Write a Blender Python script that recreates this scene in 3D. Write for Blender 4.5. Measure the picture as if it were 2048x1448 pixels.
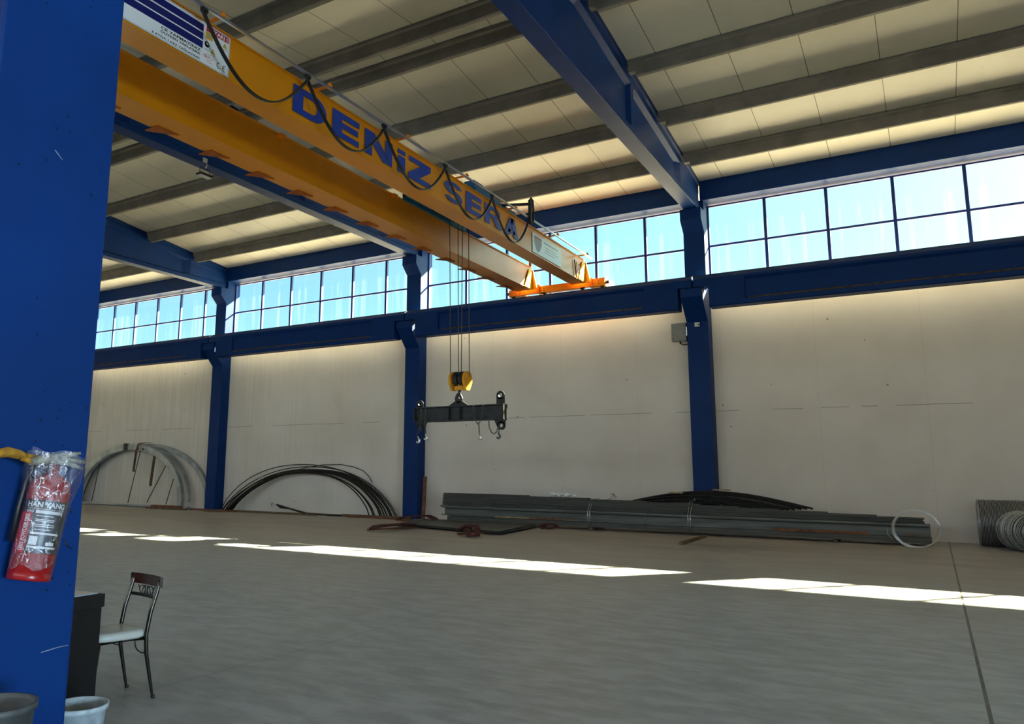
import bpy, bmesh, math, random
from mathutils import Vector, Matrix
C = bpy.context.scene.collection
scene = bpy.context.scene
for o in list(bpy.data.objects): bpy.data.objects.remove(o, do_unlink=True)

# ---------------------------------------------------------------- camera
F, CX, CY, H = 1560.6, 881.63, 695.89, 1.65
YAW, PITCH, ROLL = math.radians(32.053), math.radians(9.309), math.radians(0.643)
fw = Vector((-math.sin(YAW)*math.cos(PITCH), math.cos(YAW)*math.cos(PITCH), math.sin(PITCH)))
rt = Vector((math.cos(YAW), math.sin(YAW), 0)); up = rt.cross(fw)
r2 = rt*math.cos(ROLL)+up*math.sin(ROLL); u2 = -rt*math.sin(ROLL)+up*math.cos(ROLL)
cam = bpy.data.objects.new('camera', bpy.data.cameras.new('camera')); C.objects.link(cam)
cam.matrix_world = Matrix(((r2.x, u2.x, -fw.x, 0), (r2.y, u2.y, -fw.y, 0), (r2.z, u2.z, -fw.z, H), (0, 0, 0, 1)))
cam.data.sensor_fit = 'HORIZONTAL'; cam.data.sensor_width = 36; cam.data.lens = F*36/2048
cam.data.shift_x = (1024-CX)/2048; cam.data.shift_y = (CY-724)/2048
cam.data.clip_end = 500
scene.camera = cam
vs = scene.view_settings
vs.view_transform = 'Standard'; vs.look = 'None'; vs.gamma = 1; vs.use_curve_mapping = False; vs.exposure = 1.15

# ---------------------------------------------------------------- sky, sun, added fill lamps
SUN = Vector((.712, 1, .768)).normalized()          # towards the sun
w = bpy.data.worlds.new('world'); scene.world = w; w.use_nodes = True
nt = w.node_tree; nt.nodes.clear()
sky = nt.nodes.new('ShaderNodeTexSky'); sky.sky_type = 'NISHITA'; sky.sun_disc = False
sky.sun_elevation = math.radians(31.5); sky.sun_rotation = math.atan2(SUN.x, SUN.y)
sky.air_density = 1.0; sky.dust_density = 1.2; sky.ozone_density = 1.0
mul = nt.nodes.new('ShaderNodeMix'); mul.data_type = 'RGBA'; mul.blend_type = 'MULTIPLY'; mul.inputs[0].default_value = 1
mul.inputs[7].default_value = (.80, 1.12, 1.0, 1)
bg = nt.nodes.new('ShaderNodeBackground'); bg.inputs[1].default_value = .115
out = nt.nodes.new('ShaderNodeOutputWorld')
nt.links.new(sky.outputs[0], mul.inputs[6]); nt.links.new(mul.outputs[2], bg.inputs[0]); nt.links.new(bg.outputs[0], out.inputs[0])

sl = bpy.data.lights.new('sun', 'SUN'); sl.energy = 40; sl.angle = math.radians(.5); sl.color = (1, .84, .56)
so = bpy.data.objects.new('sun', sl); C.objects.link(so); so.rotation_euler = SUN.to_track_quat('Z', 'Y').to_euler(); so.location = (20, 60, 40)

def area(name, loc, target, sx, sy, power, col):
    l = bpy.data.lights.new(name, 'AREA'); l.shape = 'RECTANGLE'; l.size = sx; l.size_y = sy; l.energy = power; l.color = col
    o = bpy.data.objects.new(name, l); C.objects.link(o); o.location = loc
    o.rotation_euler = (Vector(loc)-Vector(target)).to_track_quat('Z', 'Y').to_euler(); return o
# added fill lamps, standing in for daylight from assumed openings behind the camera
area('fill_far_side', (-12, -18.7, 8.9), (-12, 0, 6.5), 60, 3.0, 1300, (.90, .95, 1))
area('fill_right_side', (26.0, -6, 2.6), (0, -1, 1.5), 9, 5, 3800, (.54, .79, 1))

# ---------------------------------------------------------------- materials
def mat(name, base, rough=.5, metal=0, spec=.5, coat=0):
    m = bpy.data.materials.new(name); m.use_nodes = True
    b = m.node_tree.nodes['Principled BSDF']
    b.inputs['Base Color'].default_value = (*base, 1); b.inputs['Roughness'].default_value = rough
    b.inputs['Metallic'].default_value = metal; b.inputs['Specular IOR Level'].default_value = spec
    b.inputs['Coat Weight'].default_value = coat; b.inputs['Coat Roughness'].default_value = .22
    return m
def nodes(m): return m.node_tree, m.node_tree.nodes['Principled BSDF']
def N(nt, typ, **kw):
    n = nt.nodes.new(typ)
    for k, v in kw.items(): setattr(n, k, v)
    return n
def coords(nt, scale=(1, 1, 1), obj=False):
    tc = N(nt, 'ShaderNodeTexCoord'); mp = N(nt, 'ShaderNodeMapping'); mp.inputs['Scale'].default_value = scale
    if obj: nt.links.new(tc.outputs['Object'], mp.inputs['Vector'])
    else:
        g = N(nt, 'ShaderNodeNewGeometry'); nt.links.new(g.outputs['Position'], mp.inputs['Vector'])
    return mp.outputs[0]
def noise(nt, vec, scale, detail=4, rough=.55):
    n = N(nt, 'ShaderNodeTexNoise'); n.inputs['Scale'].default_value = scale; n.inputs['Detail'].default_value = detail
    n.inputs['Roughness'].default_value = rough; nt.links.new(vec, n.inputs['Vector']); return n.outputs['Fac']
def ramp(nt, fac, stops):
    r = N(nt, 'ShaderNodeValToRGB'); e = r.color_ramp.elements
    while len(e) < len(stops): e.new(.5)
    for i, (p, c) in enumerate(stops): e[i].position = p; e[i].color = (*c, 1) if len(c) == 3 else c
    nt.links.new(fac, r.inputs[0]); return r.outputs[0]
def mixc(nt, fac, a, b, mode='MIX'):
    m = N(nt, 'ShaderNodeMix', data_type='RGBA', blend_type=mode)
    for s, v in ((0, fac), (6, a), (7, b)):
        if isinstance(v, (int, float)): m.inputs[s].default_value = v
        elif isinstance(v, tuple): m.inputs[s].default_value = (*v, 1) if len(v) == 3 else v
        else: nt.links.new(v, m.inputs[s])
    return m.outputs[2]
def bump(nt, b, h, strength=.2, dist=.01):
    n = N(nt, 'ShaderNodeBump'); n.inputs['Strength'].default_value = strength; n.inputs['Distance'].default_value = dist
    nt.links.new(h, n.inputs['Height']); nt.links.new(n.outputs[0], b.inputs['Normal'])
def mth(nt, op, a, b=None, c=None):
    n = N(nt, 'ShaderNodeMath', operation=op)
    for i, v in enumerate((a, b, c)):
        if v is None: continue
        if isinstance(v, (int, float)): n.inputs[i].default_value = v
        else: nt.links.new(v, n.inputs[i])
    return n.outputs[0]
def lines(nt, comp, period, offset, width):
    """1 on thin lines of a world coordinate, every period metres"""
    a = mth(nt, 'SUBTRACT', comp, offset); a = mth(nt, 'DIVIDE', a, period); a = mth(nt, 'FRACT', a)
    a = mth(nt, 'SUBTRACT', a, .5); a = mth(nt, 'ABSOLUTE', a); return mth(nt, 'GREATER_THAN', a, .5-width/period/2)
def sep(nt, vec):
    s = N(nt, 'ShaderNodeSeparateXYZ'); nt.links.new(vec, s.inputs[0]); return s.outputs

def varied(name, base, rough=.5, amp=.15, scale=3, metal=0, spec=.3, bs=.15, bscale=40, coat=0, sc=(1, 1, 1)):
    m = mat(name, base, rough, metal, spec, coat); nt, b = nodes(m); v = coords(nt, sc)
    n = noise(nt, v, scale); lo = tuple(c*(1-amp) for c in base); hi = tuple(min(1, c*(1+amp)) for c in base)
    nt.links.new(ramp(nt, n, [(.38, lo), (.62, hi)]), b.inputs['Base Color'])
    bump(nt, b, noise(nt, v, bscale, 3), bs, .004)
    return m
def blue_paint(name, pits=False, base=(.0005, .0255, .136)):
    m = mat(name, base, .5, 0, .16); nt, b = nodes(m); v = coords(nt)
    n = noise(nt, v, 1.3); c1 = ramp(nt, n, [(.3, tuple(c*.86 for c in base)), (.7, tuple(c*1.12 for c in base))])
    vo = N(nt, 'ShaderNodeTexVoronoi'); vo.inputs['Scale'].default_value = 17 if pits else 6; nt.links.new(v, vo.inputs['Vector'])
    sel = mth(nt, 'GREATER_THAN', noise(nt, v, 2.2, 2), .58 if pits else .62)
    pit = mth(nt, 'MULTIPLY', mth(nt, 'LESS_THAN', vo.outputs['Distance'], .13 if pits else .05), sel)
    c2 = mixc(nt, pit, c1, (.001, .008, .035))
    sm = mth(nt, 'GREATER_THAN', noise(nt, coords(nt, (3, 3, .8)), 2.2, 8, .75), .74 if pits else .80)
    c2 = mixc(nt, mth(nt, 'MULTIPLY', sm, .35), c2, (.02, .06, .12))
    nt.links.new(c2, b.inputs['Base Color'])
    bump(nt, b, noise(nt, v, 14 if pits else 9, 5), .35, .006)
    return m
M = {}
M['blue'] = blue_paint('blue_painted_concrete')
M['blue_near'] = blue_paint('blue_painted_concrete_pitted', True)
M['blue_frame'] = mat('blue_window_frame', (.012, .03, .20), .4)
M['bounce'] = varied('pale_bounce_face', (.33, .32, .30), .8, .1, 2)
M['dust'] = varied('brown_dust', (.075, .05, .03), .9, .4, 5)
M['orange'] = varied('orange_yellow_crane_paint', (.62, .225, .001), .45, .06, .8, coat=.55, bs=.05, bscale=3)
M['orange2'] = varied('orange_carriage_paint', (.72, .20, .006), .45, .1, 3)
M['rustorange'] = varied('dark_rust_orange', (.30, .07, .002), .6, .2, 6)
M['yellow'] = varied('yellow_gusset_paint', (.85, .62, .01), .45, .06, 3)
M['blue_text'] = mat('blue_lettering', (.006, .035, .30), .45)
M['hoist_blue'] = varied('teal_blue_hoist_paint', (.01, .10, .20), .4, .15, 4)
M['purlin'] = varied('grey_concrete_purlin', (.19, .175, .15), .8, .14, 1.5, bs=.3, bscale=20)
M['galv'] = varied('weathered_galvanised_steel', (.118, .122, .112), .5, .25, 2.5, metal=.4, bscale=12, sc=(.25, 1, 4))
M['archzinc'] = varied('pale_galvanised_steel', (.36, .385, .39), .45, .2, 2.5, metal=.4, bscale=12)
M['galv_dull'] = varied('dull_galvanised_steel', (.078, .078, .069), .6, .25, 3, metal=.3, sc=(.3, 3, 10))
M['zinc'] = mat('bright_zinc', (.72, .74, .76), .3, .9)
M['wire'] = varied('galvanised_wire', (.50, .52, .53), .4, .25, 30, metal=.75)
M['black'] = mat('black_rubber', (.008, .008, .009), .45)
M['dark'] = varied('dark_painted_steel', (.018, .019, .02), .5, .3, 6)
M['bar'] = varied('dark_bent_steel', (.022, .020, .018), .55, .4, 8, metal=.2)
M['rope'] = mat('wire_rope', (.05, .035, .02), .6)
M['wood'] = varied('weathered_timber', (.13, .08, .045), .85, .4, 6, sc=(1, 1, 4))
M['wood_red'] = varied('reddish_timber', (.17, .07, .035), .8, .3, 6)
M['wood_pale'] = varied('pale_timber', (.30, .22, .11), .8, .3, 6)
M['redstrap'] = varied('dark_red_webbing', (.065, .018, .017), .85, .3, 10)
M['brownstrap'] = varied('brown_webbing', (.085, .05, .03), .9, .3, 10)
M['sheet'] = varied('dark_steel_sheet', (.065, .07, .066), .5, .3, 1.2, metal=.3)
M['white'] = mat('white_plastic', (.75, .75, .74), .5)
M['grey_box'] = varied('grey_plastic_box', (.28, .28, .25), .5, .05, 4)
M['signwhite'] = mat('sign_white', (.72, .74, .78), .4)
M['navy'] = mat('sign_navy', (.004, .008, .12), .4)
M['red'] = mat('sign_red', (.45, .01, .03), .4)
M['ink'] = mat('printed_black', (.006, .006, .008), .5)
M['amber'] = mat('sign_amber', (.55, .35, .03), .5)
M['signblue'] = mat('sign_light_blue', (.03, .20, .45), .5)
M['paleprint'] = mat('pale_print', (.50, .12, .12), .5)
M['sticker'] = mat('pale_sticker', (.55, .68, .76), .35)
M['grey'] = mat('print_grey', (.28, .30, .34), .5)
M['extred'] = varied('extinguisher_red', (.30, .006, .008), .3, .05, 3, coat=.3)
M['label'] = mat('extinguisher_label_black', (.012, .016, .022), .35)
M['labelwhite'] = mat('label_white_print', (.62, .62, .64), .45)
M['desk'] = varied('dark_brown_laminate', (.006, .004, .004), .6, .25, 4, sc=(1, 1, .2))
M['desktop'] = mat('desk_glass_top', (.30, .36, .45), .06, 0, .6, .3)  # pale blue base stands in for the reflection in the glass
M['chairwood'] = varied('varnished_red_wood', (.035, .008, .004), .22, .3, 8, coat=.6, sc=(.3, .3, 3))
M['chrome'] = mat('dark_bronze_chrome', (.055, .05, .042), .28, .9)
M['vinyl'] = varied('pale_vinyl', (.50, .49, .45), .33, .05, 5, bs=.1)
M['pail'] = varied('dirty_white_plastic', (.42, .47, .50), .5, .25, 9)
M['pail2'] = varied('dirty_grey_plastic', (.08, .085, .085), .5, .25, 9)
M['glove_y'] = varied('yellow_work_glove', (.42, .20, .02), .9, .3, 20, bs=.4)
M['glove_w'] = varied('grey_work_glove', (.27, .255, .21), .9, .25, 20, bs=.4)
M['lens'] = mat('lamp_lens', (.6, .6, .58), .2)
M['yellow_block'] = varied('hook_block_yellow', (.56, .24, .006), .45, .12, 6)
M['sludge'] = varied('dark_dirt', (.03, .03, .028), .9, .4, 30)

def glass_mat():
    m = bpy.data.materials.new('window_glass'); m.use_nodes = True; nt = m.node_tree; nt.nodes.clear()
    o = N(nt, 'ShaderNodeOutputMaterial'); t = N(nt, 'ShaderNodeBsdfTransparent'); t.inputs[0].default_value = (.93, .98, .98, 1)
    g = N(nt, 'ShaderNodeBsdfGlossy'); g.inputs['Roughness'].default_value = .02; lw = N(nt, 'ShaderNodeLayerWeight')
    fo = mth(nt, 'ADD', mth(nt, 'MULTIPLY', mth(nt, 'POWER', lw.outputs['Facing'], 5), .8), .04)
    d = N(nt, 'ShaderNodeBsdfTranslucent'); d.inputs[0].default_value = (.8, .8, .78, 1)
    mx = N(nt, 'ShaderNodeMixShader'); nt.links.new(fo, mx.inputs[0]); nt.links.new(t.outputs[0], mx.inputs[1]); nt.links.new(g.outputs[0], mx.inputs[2])
    # dusty run marks on the panes
    v = coords(nt, (2.2, 1, .10)); n = noise(nt, v, 2.0, 3)
    dm = mth(nt, 'MULTIPLY', mth(nt, 'MAXIMUM', mth(nt, 'SUBTRACT', n, .52), 0), .05)
    m2 = N(nt, 'ShaderNodeMixShader'); nt.links.new(dm, m2.inputs[0]); nt.links.new(mx.outputs[0], m2.inputs[1]); nt.links.new(d.outputs[0], m2.inputs[2])
    nt.links.new(m2.outputs[0], o.inputs[0]); return m
M['glass'] = glass_mat()
def bag_mat():
    m = bpy.data.materials.new('clear_plastic_film'); m.use_nodes = True; nt = m.node_tree; nt.nodes.clear()
    o = N(nt, 'ShaderNodeOutputMaterial'); t = N(nt, 'ShaderNodeBsdfTransparent'); t.inputs[0].default_value = (.93, .93, .95, 1)
    g = N(nt, 'ShaderNodeBsdfGlossy'); g.inputs['Roughness'].default_value = .16; g.inputs[0].default_value = (.9, .92, 1, 1)
    d = N(nt, 'ShaderNodeBsdfTranslucent'); d.inputs[0].default_value = (.6, .62, .68, 1)
    v = coords(nt, (1, 1, .6)); n = noise(nt, v, 16, 6, .6)
    b = N(nt, 'ShaderNodeBump'); b.inputs['Strength'].default_value = 1; b.inputs['Distance'].default_value = .03
    nt.links.new(n, b.inputs['Height']); nt.links.new(b.outputs[0], g.inputs['Normal'])
    m1 = N(nt, 'ShaderNodeMixShader'); m1.inputs[0].default_value = .06; nt.links.new(t.outputs[0], m1.inputs[1]); nt.links.new(d.outputs[0], m1.inputs[2])
    rid = mth(nt, 'ABSOLUTE', mth(nt, 'SUBTRACT', noise(nt, coords(nt, (1, 1, .7)), 13, 4), .5))
    st = mth(nt, 'MULTIPLY', mth(nt, 'LESS_THAN', rid, .012), .35)
    m2 = N(nt, 'ShaderNodeMixShader'); nt.links.new(mth(nt, 'ADD', st, .09), m2.inputs[0]); nt.links.new(m1.outputs[0], m2.inputs[1]); nt.links.new(g.outputs[0], m2.inputs[2])
    nt.links.new(m2.outputs[0], o.inputs[0]); return m
M['film'] = bag_mat()

def floor_mat():
    m = mat('concrete_floor', (.3, .3, .3), .45); nt, b = nodes(m); v = coords(nt); s = sep(nt, v)
    n1 = noise(nt, v, .35, 5, .6); n2 = noise(nt, coords(nt, (1, 2.4, 1)), 2.2, 8, .65); n3 = noise(nt, v, 26, 4)
    c = ramp(nt, n1, [(.35, (.30, .32, .335)), (.65, (.40, .43, .445))])
    c = mixc(nt, .55, c, ramp(nt, n2, [(.40, (.20, .215, .228)), (.60, (.46, .495, .52))]))
    # browner and patchier towards the stacks
    br = mth(nt, 'MULTIPLY', ramp(nt, noise(nt, coords(nt, (.5, 1.6, 1)), .8, 6), [(.42, (0, 0, 0)), (.75, (1, 1, 1))]), .5)
    mr = N(nt, 'ShaderNodeMapRange'); nt.links.new(s[1], mr.inputs[0]); mr.inputs[1].default_value = 11; mr.inputs[2].default_value = 20
    c = mixc(nt, mth(nt, 'MULTIPLY', mr.outputs[0], .42), c, (.32, .25, .185))
    c = mixc(nt, mth(nt, 'MULTIPLY', br, mr.outputs[0]), c, (.16, .10, .06))
    sp = mth(nt, 'GREATER_THAN', noise(nt, v, 9, 3), .73); c = mixc(nt, mth(nt, 'MULTIPLY', sp, .4), c, (.08, .08, .075))
    l1 = lines(nt, s[0], 30, .21, .028); l2 = lines(nt, s[1], 30, 12.38, .02)
    wob = mth(nt, 'MULTIPLY', mth(nt, 'SUBTRACT', noise(nt, v, 1.5, 3), .5), .16)
    l3 = lines(nt, mth(nt, 'ADD', s[0], wob), 11.2, -5.25, .02)
    c = mixc(nt, l1, c, (.045, .04, .035)); c = mixc(nt, mth(nt, 'MULTIPLY', l2, .6), c, (.07, .07, .06))
    c = mixc(nt, mth(nt, 'MULTIPLY', l3, .35), c, (.08, .08, .07))
    nt.links.new(c, b.inputs['Base Color'])
    nt.links.new(ramp(nt, n2, [(.3, (.34,)*3), (.7, (.55,)*3)]), b.inputs['Roughness'])
    bump(nt, b, mth(nt, 'ADD', n3, n2), .12, .01); return m
M['floor'] = floor_mat()
def wall_mat():
    m = mat('cream_concrete_wall', (.5, .48, .42), .75); nt, b = nodes(m); v = coords(nt); s = sep(nt, v)
    c = ramp(nt, noise(nt, v, .5, 5), [(.35, (.65, .59, .535)), (.65, (.72, .66, .605))])
    st = noise(nt, coords(nt, (1, 1, .05)), 6, 5, .6)
    mrx = N(nt, 'ShaderNodeMapRange'); nt.links.new(s[0], mrx.inputs[0]); mrx.inputs[1].default_value = -18; mrx.inputs[2].default_value = -30
    c = mixc(nt, mth(nt, 'MULTIPLY', mrx.outputs[0], .35), c, ramp(nt, st, [(.35, (.40, .37, .31)), (.65, (.64, .60, .53))]))
    wob = mth(nt, 'MULTIPLY', mth(nt, 'SUBTRACT', noise(nt, v, 1.2, 4), .5), .05)
    hl = lines(nt, mth(nt, 'ADD', s[2], wob), 30, 3.82, .022); hb = mth(nt, 'GREATER_THAN', noise(nt, coords(nt, (1, 1, .3)), .9, 4), .46)
    c = mixc(nt, mth(nt, 'MULTIPLY', mth(nt, 'MULTIPLY', hl, hb), .6), c, (.16, .14, .11))
    vl = lines(nt, s[0], 2.805, -5.6, .014); c = mixc(nt, mth(nt, 'MULTIPLY', vl, .18), c, (.25, .23, .19))
    mz = N(nt, 'ShaderNodeMapRange'); nt.links.new(s[2], mz.inputs[0]); mz.inputs[1].default_value = 4.2; mz.inputs[2].default_value = 1.2
    sc = mth(nt, 'MULTIPLY', mth(nt, 'GREATER_THAN', noise(nt, coords(nt, (1.6, 1, 1)), 2.6, 8, .62), .67), .22)
    c = mixc(nt, mth(nt, 'MULTIPLY', sc, mz.outputs[0]), c, (.20, .19, .17))
    vo = N(nt, 'ShaderNodeTexVoronoi'); vo.inputs['Scale'].default_value = 1.1; nt.links.new(v, vo.inputs['Vector'])
    c = mixc(nt, mth(nt, 'MULTIPLY', mth(nt, 'LESS_THAN', vo.outputs['Distance'], .035), .7), c, (.14, .13, .11))
    nt.links.new(c, b.inputs['Base Color']); bump(nt, b, noise(nt, v, 7, 6), .12, .01); return m
M['wall'] = wall_mat()
def roof_mat():
    m = mat('cream_sandwich_panel', (.5, .47, .38), .42, 0, .5); nt, b = nodes(m); v = coords(nt); s = sep(nt, v)
    c = ramp(nt, noise(nt, v, .7, 4), [(.3, (.62, .58, .47)), (.7, (.68, .64, .53))])
    c = mixc(nt, lines(nt, s[0], 1.61, -5.18, .02), c, (.16, .14, .10))
    c = mixc(nt, mth(nt, 'MULTIPLY', mth(nt, 'GREATER_THAN', noise(nt, coords(nt, (6, 1, 1)), 2, 5), .68), .12), c, (.3, .27, .2))
    nt.links.new(c, b.inputs['Base Color'])
    rb = lines(nt, s[0], .1, 0, .03); bump(nt, b, mth(nt, 'ADD', mth(nt, 'MULTIPLY', rb, .3), noise(nt, coords(nt, (.5, .2, 1)), 3, 3)), .18, .006); return m
M['roof'] = roof_mat()
M['ground'] = varied('pale_yard', (.62, .57, .47), .9, .1, .3)
M['outwall'] = mat('outer_wall', (.4, .4, .4), .8)

# ---------------------------------------------------------------- mesh helpers
class MB:
    def __init__(s): s.b = bmesh.new(); s.mi = 0
    def box(s, x0, x1, y0, y1, z0, z1, mi=0, bev=0):
        vs = [s.b.verts.new((x, y, z)) for x in (x0, x1) for y in (y0, y1) for z in (z0, z1)]
        fs = []
        for q in ((0, 1, 3, 2), (4, 6, 7, 5), (0, 4, 5, 1), (2, 3, 7, 6), (0, 2, 6, 4), (1, 5, 7, 3)):
            f = s.b.faces.new([vs[i] for i in q]); f.material_index = mi; fs.append(f)
        if bev:
            es = list({e for f in fs for e in f.edges}); bmesh.ops.bevel(s.b, geom=es, offset=bev, segments=2, affect='EDGES', profile=.6)
        return s
    def prism(s, pts, axis, a, b, mi=0, bev=0):
        """extrude a 2-D outline along an axis: X -> pts are (y,z); Y -> (x,z); Z -> (x,y)"""
        def P(p, t): return {'X': (t, p[0], p[1]), 'Y': (p[0], t, p[1]), 'Z': (p[0], p[1], t)}[axis]
        A = [s.b.verts.new(P(p, a)) for p in pts]; B = [s.b.verts.new(P(p, b)) for p in pts]; n = len(pts); fs = []
        fs.append(s.b.faces.new(A)); fs.append(s.b.faces.new(B[::-1]))
        for i in range(n): fs.append(s.b.faces.new((A[i], B[i], B[(i+1) % n], A[(i+1) % n])))
        for f in fs: f.material_index = mi
        bmesh.ops.recalc_face_normals(s.b, faces=fs)
        if bev:
            es = [e for e in {e for f in fs for e in f.edges}]; bmesh.ops.bevel(s.b, geom=es, offset=bev, segments=2, affect='EDGES', profile=.6)
        return s
    def tube(s, pts, r, seg=8, mi=0, closed=False, rs=None, smooth=True, flat=1.0):
        pts = [Vector(p) for p in pts]; n = len(pts); rings = []; prev = None
        for i in range(n):
            if closed: d = pts[(i+1) % n]-pts[i-1]
            else: d = pts[min(i+1, n-1)]-pts[max(i-1, 0)]
            d.normalize()
            if prev is None:
                a = Vector((0, 0, 1)) if abs(d.z) < .9 else Vector((1, 0, 0)); u = d.cross(a).normalized()
            else:
                u = (prev-d*prev.dot(d)).normalized()
            prev = u; v = d.cross(u); rr = rs[i] if rs else r
            rings.append([s.b.verts.new(pts[i]+(u*math.cos(2*math.pi*k/seg)+v*flat*math.sin(2*math.pi*k/seg))*rr) for k in range(seg)])
        m = n if closed else n-1
        for i in range(m):
            A, B = rings[i], rings[(i+1) % n]
            for k in range(seg):
                f = s.b.faces.new((A[k], A[(k+1) % seg], B[(k+1) % seg], B[k])); f.smooth = smooth; f.material_index = mi
        if not closed:
            for R in (rings[0][::-1], rings[-1]):
                f = s.b.faces.new(R); f.material_index = mi
        return s
    def cyl(s, p0, p1, r, seg=24, mi=0): return s.tube([p0, p1], r, seg, mi)
    def lathe(s, prof, c, seg=32, mi=0, axis='Z'):
        """profile of (radius, height) turned about an axis through c"""
        rings = []
        for r, h in prof:
            ring = []
            for k in range(seg):
                a = 2*math.pi*k/seg; x, y = r*math.cos(a), r*math.sin(a)
                p = {'Z': (x, y, h), 'X': (h, x, y), 'Y': (x, h, y)}[axis]
                ring.append(s.b.verts.new((c[0]+p[0], c[1]+p[1], c[2]+p[2])))
            rings.append(ring)
        fs = []
        for A, B in zip(rings, rings[1:]):
            for k in range(seg):
                f = s.b.faces.new((A[k], A[(k+1) % seg], B[(k+1) % seg], B[k])); f.smooth = True; f.material_index = mi; fs.append(f)
        return s
    def sweep(s, path, prof, side, mi=0, smooth=False):
        """open or closed profile [(a,b)] swept on a path; a along side vector(s), b along the third direction"""
        path = [Vector(p) for p in path]; n = len(path); rings = []
        for i in range(n):
            d = (path[min(i+1, n-1)]-path[max(i-1, 0)]).normalized(); sd = Vector(side); sd = (sd-d*sd.dot(d)).normalized(); t = sd.cross(d)
            rings.append([s.b.verts.new(path[i]+sd*a+t*b) for a, b in prof])
        m = len(prof)
        for A, B in zip(rings, rings[1:]):
            for k in range(m):
                f = s.b.faces.new((A[k], A[(k+1) % m], B[(k+1) % m], B[k])); f.material_index = mi; f.smooth = smooth
        s.b.faces.new(rings[0][::-1]).material_index = mi; s.b.faces.new(rings[-1]).material_index = mi
        return s
    def xf(s, mtx): bmesh.ops.transform(s.b, matrix=mtx, verts=s.b.verts); return s
    def build(s, name, mats, parent=None):
        if not isinstance(mats, (list, tuple)): mats = [mats]
        bmesh.ops.recalc_face_normals(s.b, faces=s.b.faces)
        me = bpy.data.meshes.new(name); s.b.to_mesh(me); s.b.free()
        for m in mats: me.materials.append(M[m])
        o = bpy.data.objects.new(name, me); C.objects.link(o)
        if parent: o.parent = parent; o.matrix_parent_inverse = Matrix.Translation(parent.matrix_basis.translation).inverted() if False else Matrix.Translation(-rootloc(parent))
        return o
def rootloc(o):
    v = Vector(o.get('_loc', (0, 0, 0))); return v
def empty(name, loc):
    o = bpy.data.objects.new(name, None); o.empty_display_size = .2; C.objects.link(o); o.location = loc; o['_loc'] = tuple(loc); return o
def tag(o, label=None, cat=None, group=None, kind=None):
    if label: o['label'] = label
    if cat: o['category'] = cat
    if group: o['group'] = group
    if kind: o['kind'] = kind
    return o
def struct(o): return tag(o, kind='structure')
def copy_tree(o, parent=None):
    c = o.copy(); C.objects.link(c)
    if parent: c.parent = parent
    for ch in [x for x in bpy.data.objects if x.parent == o]: copy_tree(ch, c)
    return c
def text_pts(mb, body, origin, ux, uz, width, height, thick=.004, bold=0.0, mi=0, nrm=None):
    """lettering fitted to width x height on a plane; origin lower left"""
    cu = bpy.data.curves.new('t', 'FONT'); cu.body = body; cu.size = 1; cu.offset = bold; cu.resolution_u = 3
    ob = bpy.data.objects.new('t', cu); C.objects.link(ob)
    dg = bpy.context.evaluated_depsgraph_get(); dg.update()
    me = bpy.data.meshes.new_from_object(ob.evaluated_get(dg))
    bpy.data.objects.remove(ob); bpy.data.curves.remove(cu)
    if not me.vertices: return
    xs = [v.co.x for v in me.vertices]; ys = [v.co.y for v in me.vertices]
    x0, x1, y0, y1 = min(xs), max(xs), min(ys), max(ys)
    ux, uz, og = Vector(ux), Vector(uz), Vector(origin); nr = Vector(nrm) if nrm else ux.cross(uz)
    vm = [mb.b.verts.new(og+ux*((v.co.x-x0)/(x1-x0)*width)+uz*((v.co.y-y0)/(y1-y0)*height)+nr*thick) for v in me.vertices]
    for p in me.polygons:
        try: f = mb.b.faces.new([vm[i] for i in p.vertices]); f.material_index = mi
        except ValueError: pass
    bpy.data.meshes.remove(me)

# ---------------------------------------------------------------- layout of the hall
BAY = 11.22; XC = [-6.18+BAY*k for k in range(-4, 3)]      # column lines of the rear wall
HW = .34; YW = 26.15                                       # half column width, rear wall face
X0, X1 = XC[0]-.3, XC[-1]+.3
YF = -19.0
RIDGE = 15.2
def roofz(y): return 11.50+.11*(25.68-y) if y >= RIDGE else 11.50+.11*(25.68-RIDGE)-.11*(RIDGE-y)
names = {-4: 'E', -3: 'D'}

# floor, yard, walls, ceiling
struct(MB().box(X0-.5, X1+.5, YF-.5, 26.45, -.3, 0).build('floor', 'floor'))
struct(MB().box(X0-60, X1+90, 27.2, 140, -.6, -.3).build('trim_yard', 'ground'))
wb = MB()
wb.box(X0, X1, YW, 26.75, 0, 8.08)                               # wall under the windows
struct(wb.build('wall_back', 'wall'))
struct(MB().box(X0-.4, X0, YF, 26.6, 0, 13).build('wall_left', 'wall'))
rw = MB(); rw.box(X1, X1+.4, 0, 26.6, 0, 13).box(X1, X1+.4, YF, -11, 0, 13).box(X1, X1+.4, -11, 0, 5.4, 13); struct(rw.build('wall_right', 'wall'))
fwm = MB(); fwm.box(X0, X1, YF-.4, YF, 0, 7.2).box(X0, X1, YF-.4, YF, 10.6, 13); struct(fwm.build('wall_front', 'wall'))
# roof deck: two slopes over this aisle, a flat deck over the aisle behind the camera
cm = MB()
t = .12
y_e = 27.85
cm.prism([(y_e, roofz(y_e)), (RIDGE, roofz(RIDGE)), (2.2, roofz(2.2)), (2.2, roofz(2.2)+t), (RIDGE, roofz(RIDGE)+t), (y_e, roofz(y_e)+t)], 'X', X0-.4, X1+.4)
cm.box(X0-.4, X1+.4, YF-.5, 2.2, 11.07, 11.19)
struct(cm.build('ceiling', 'roof'))

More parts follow.
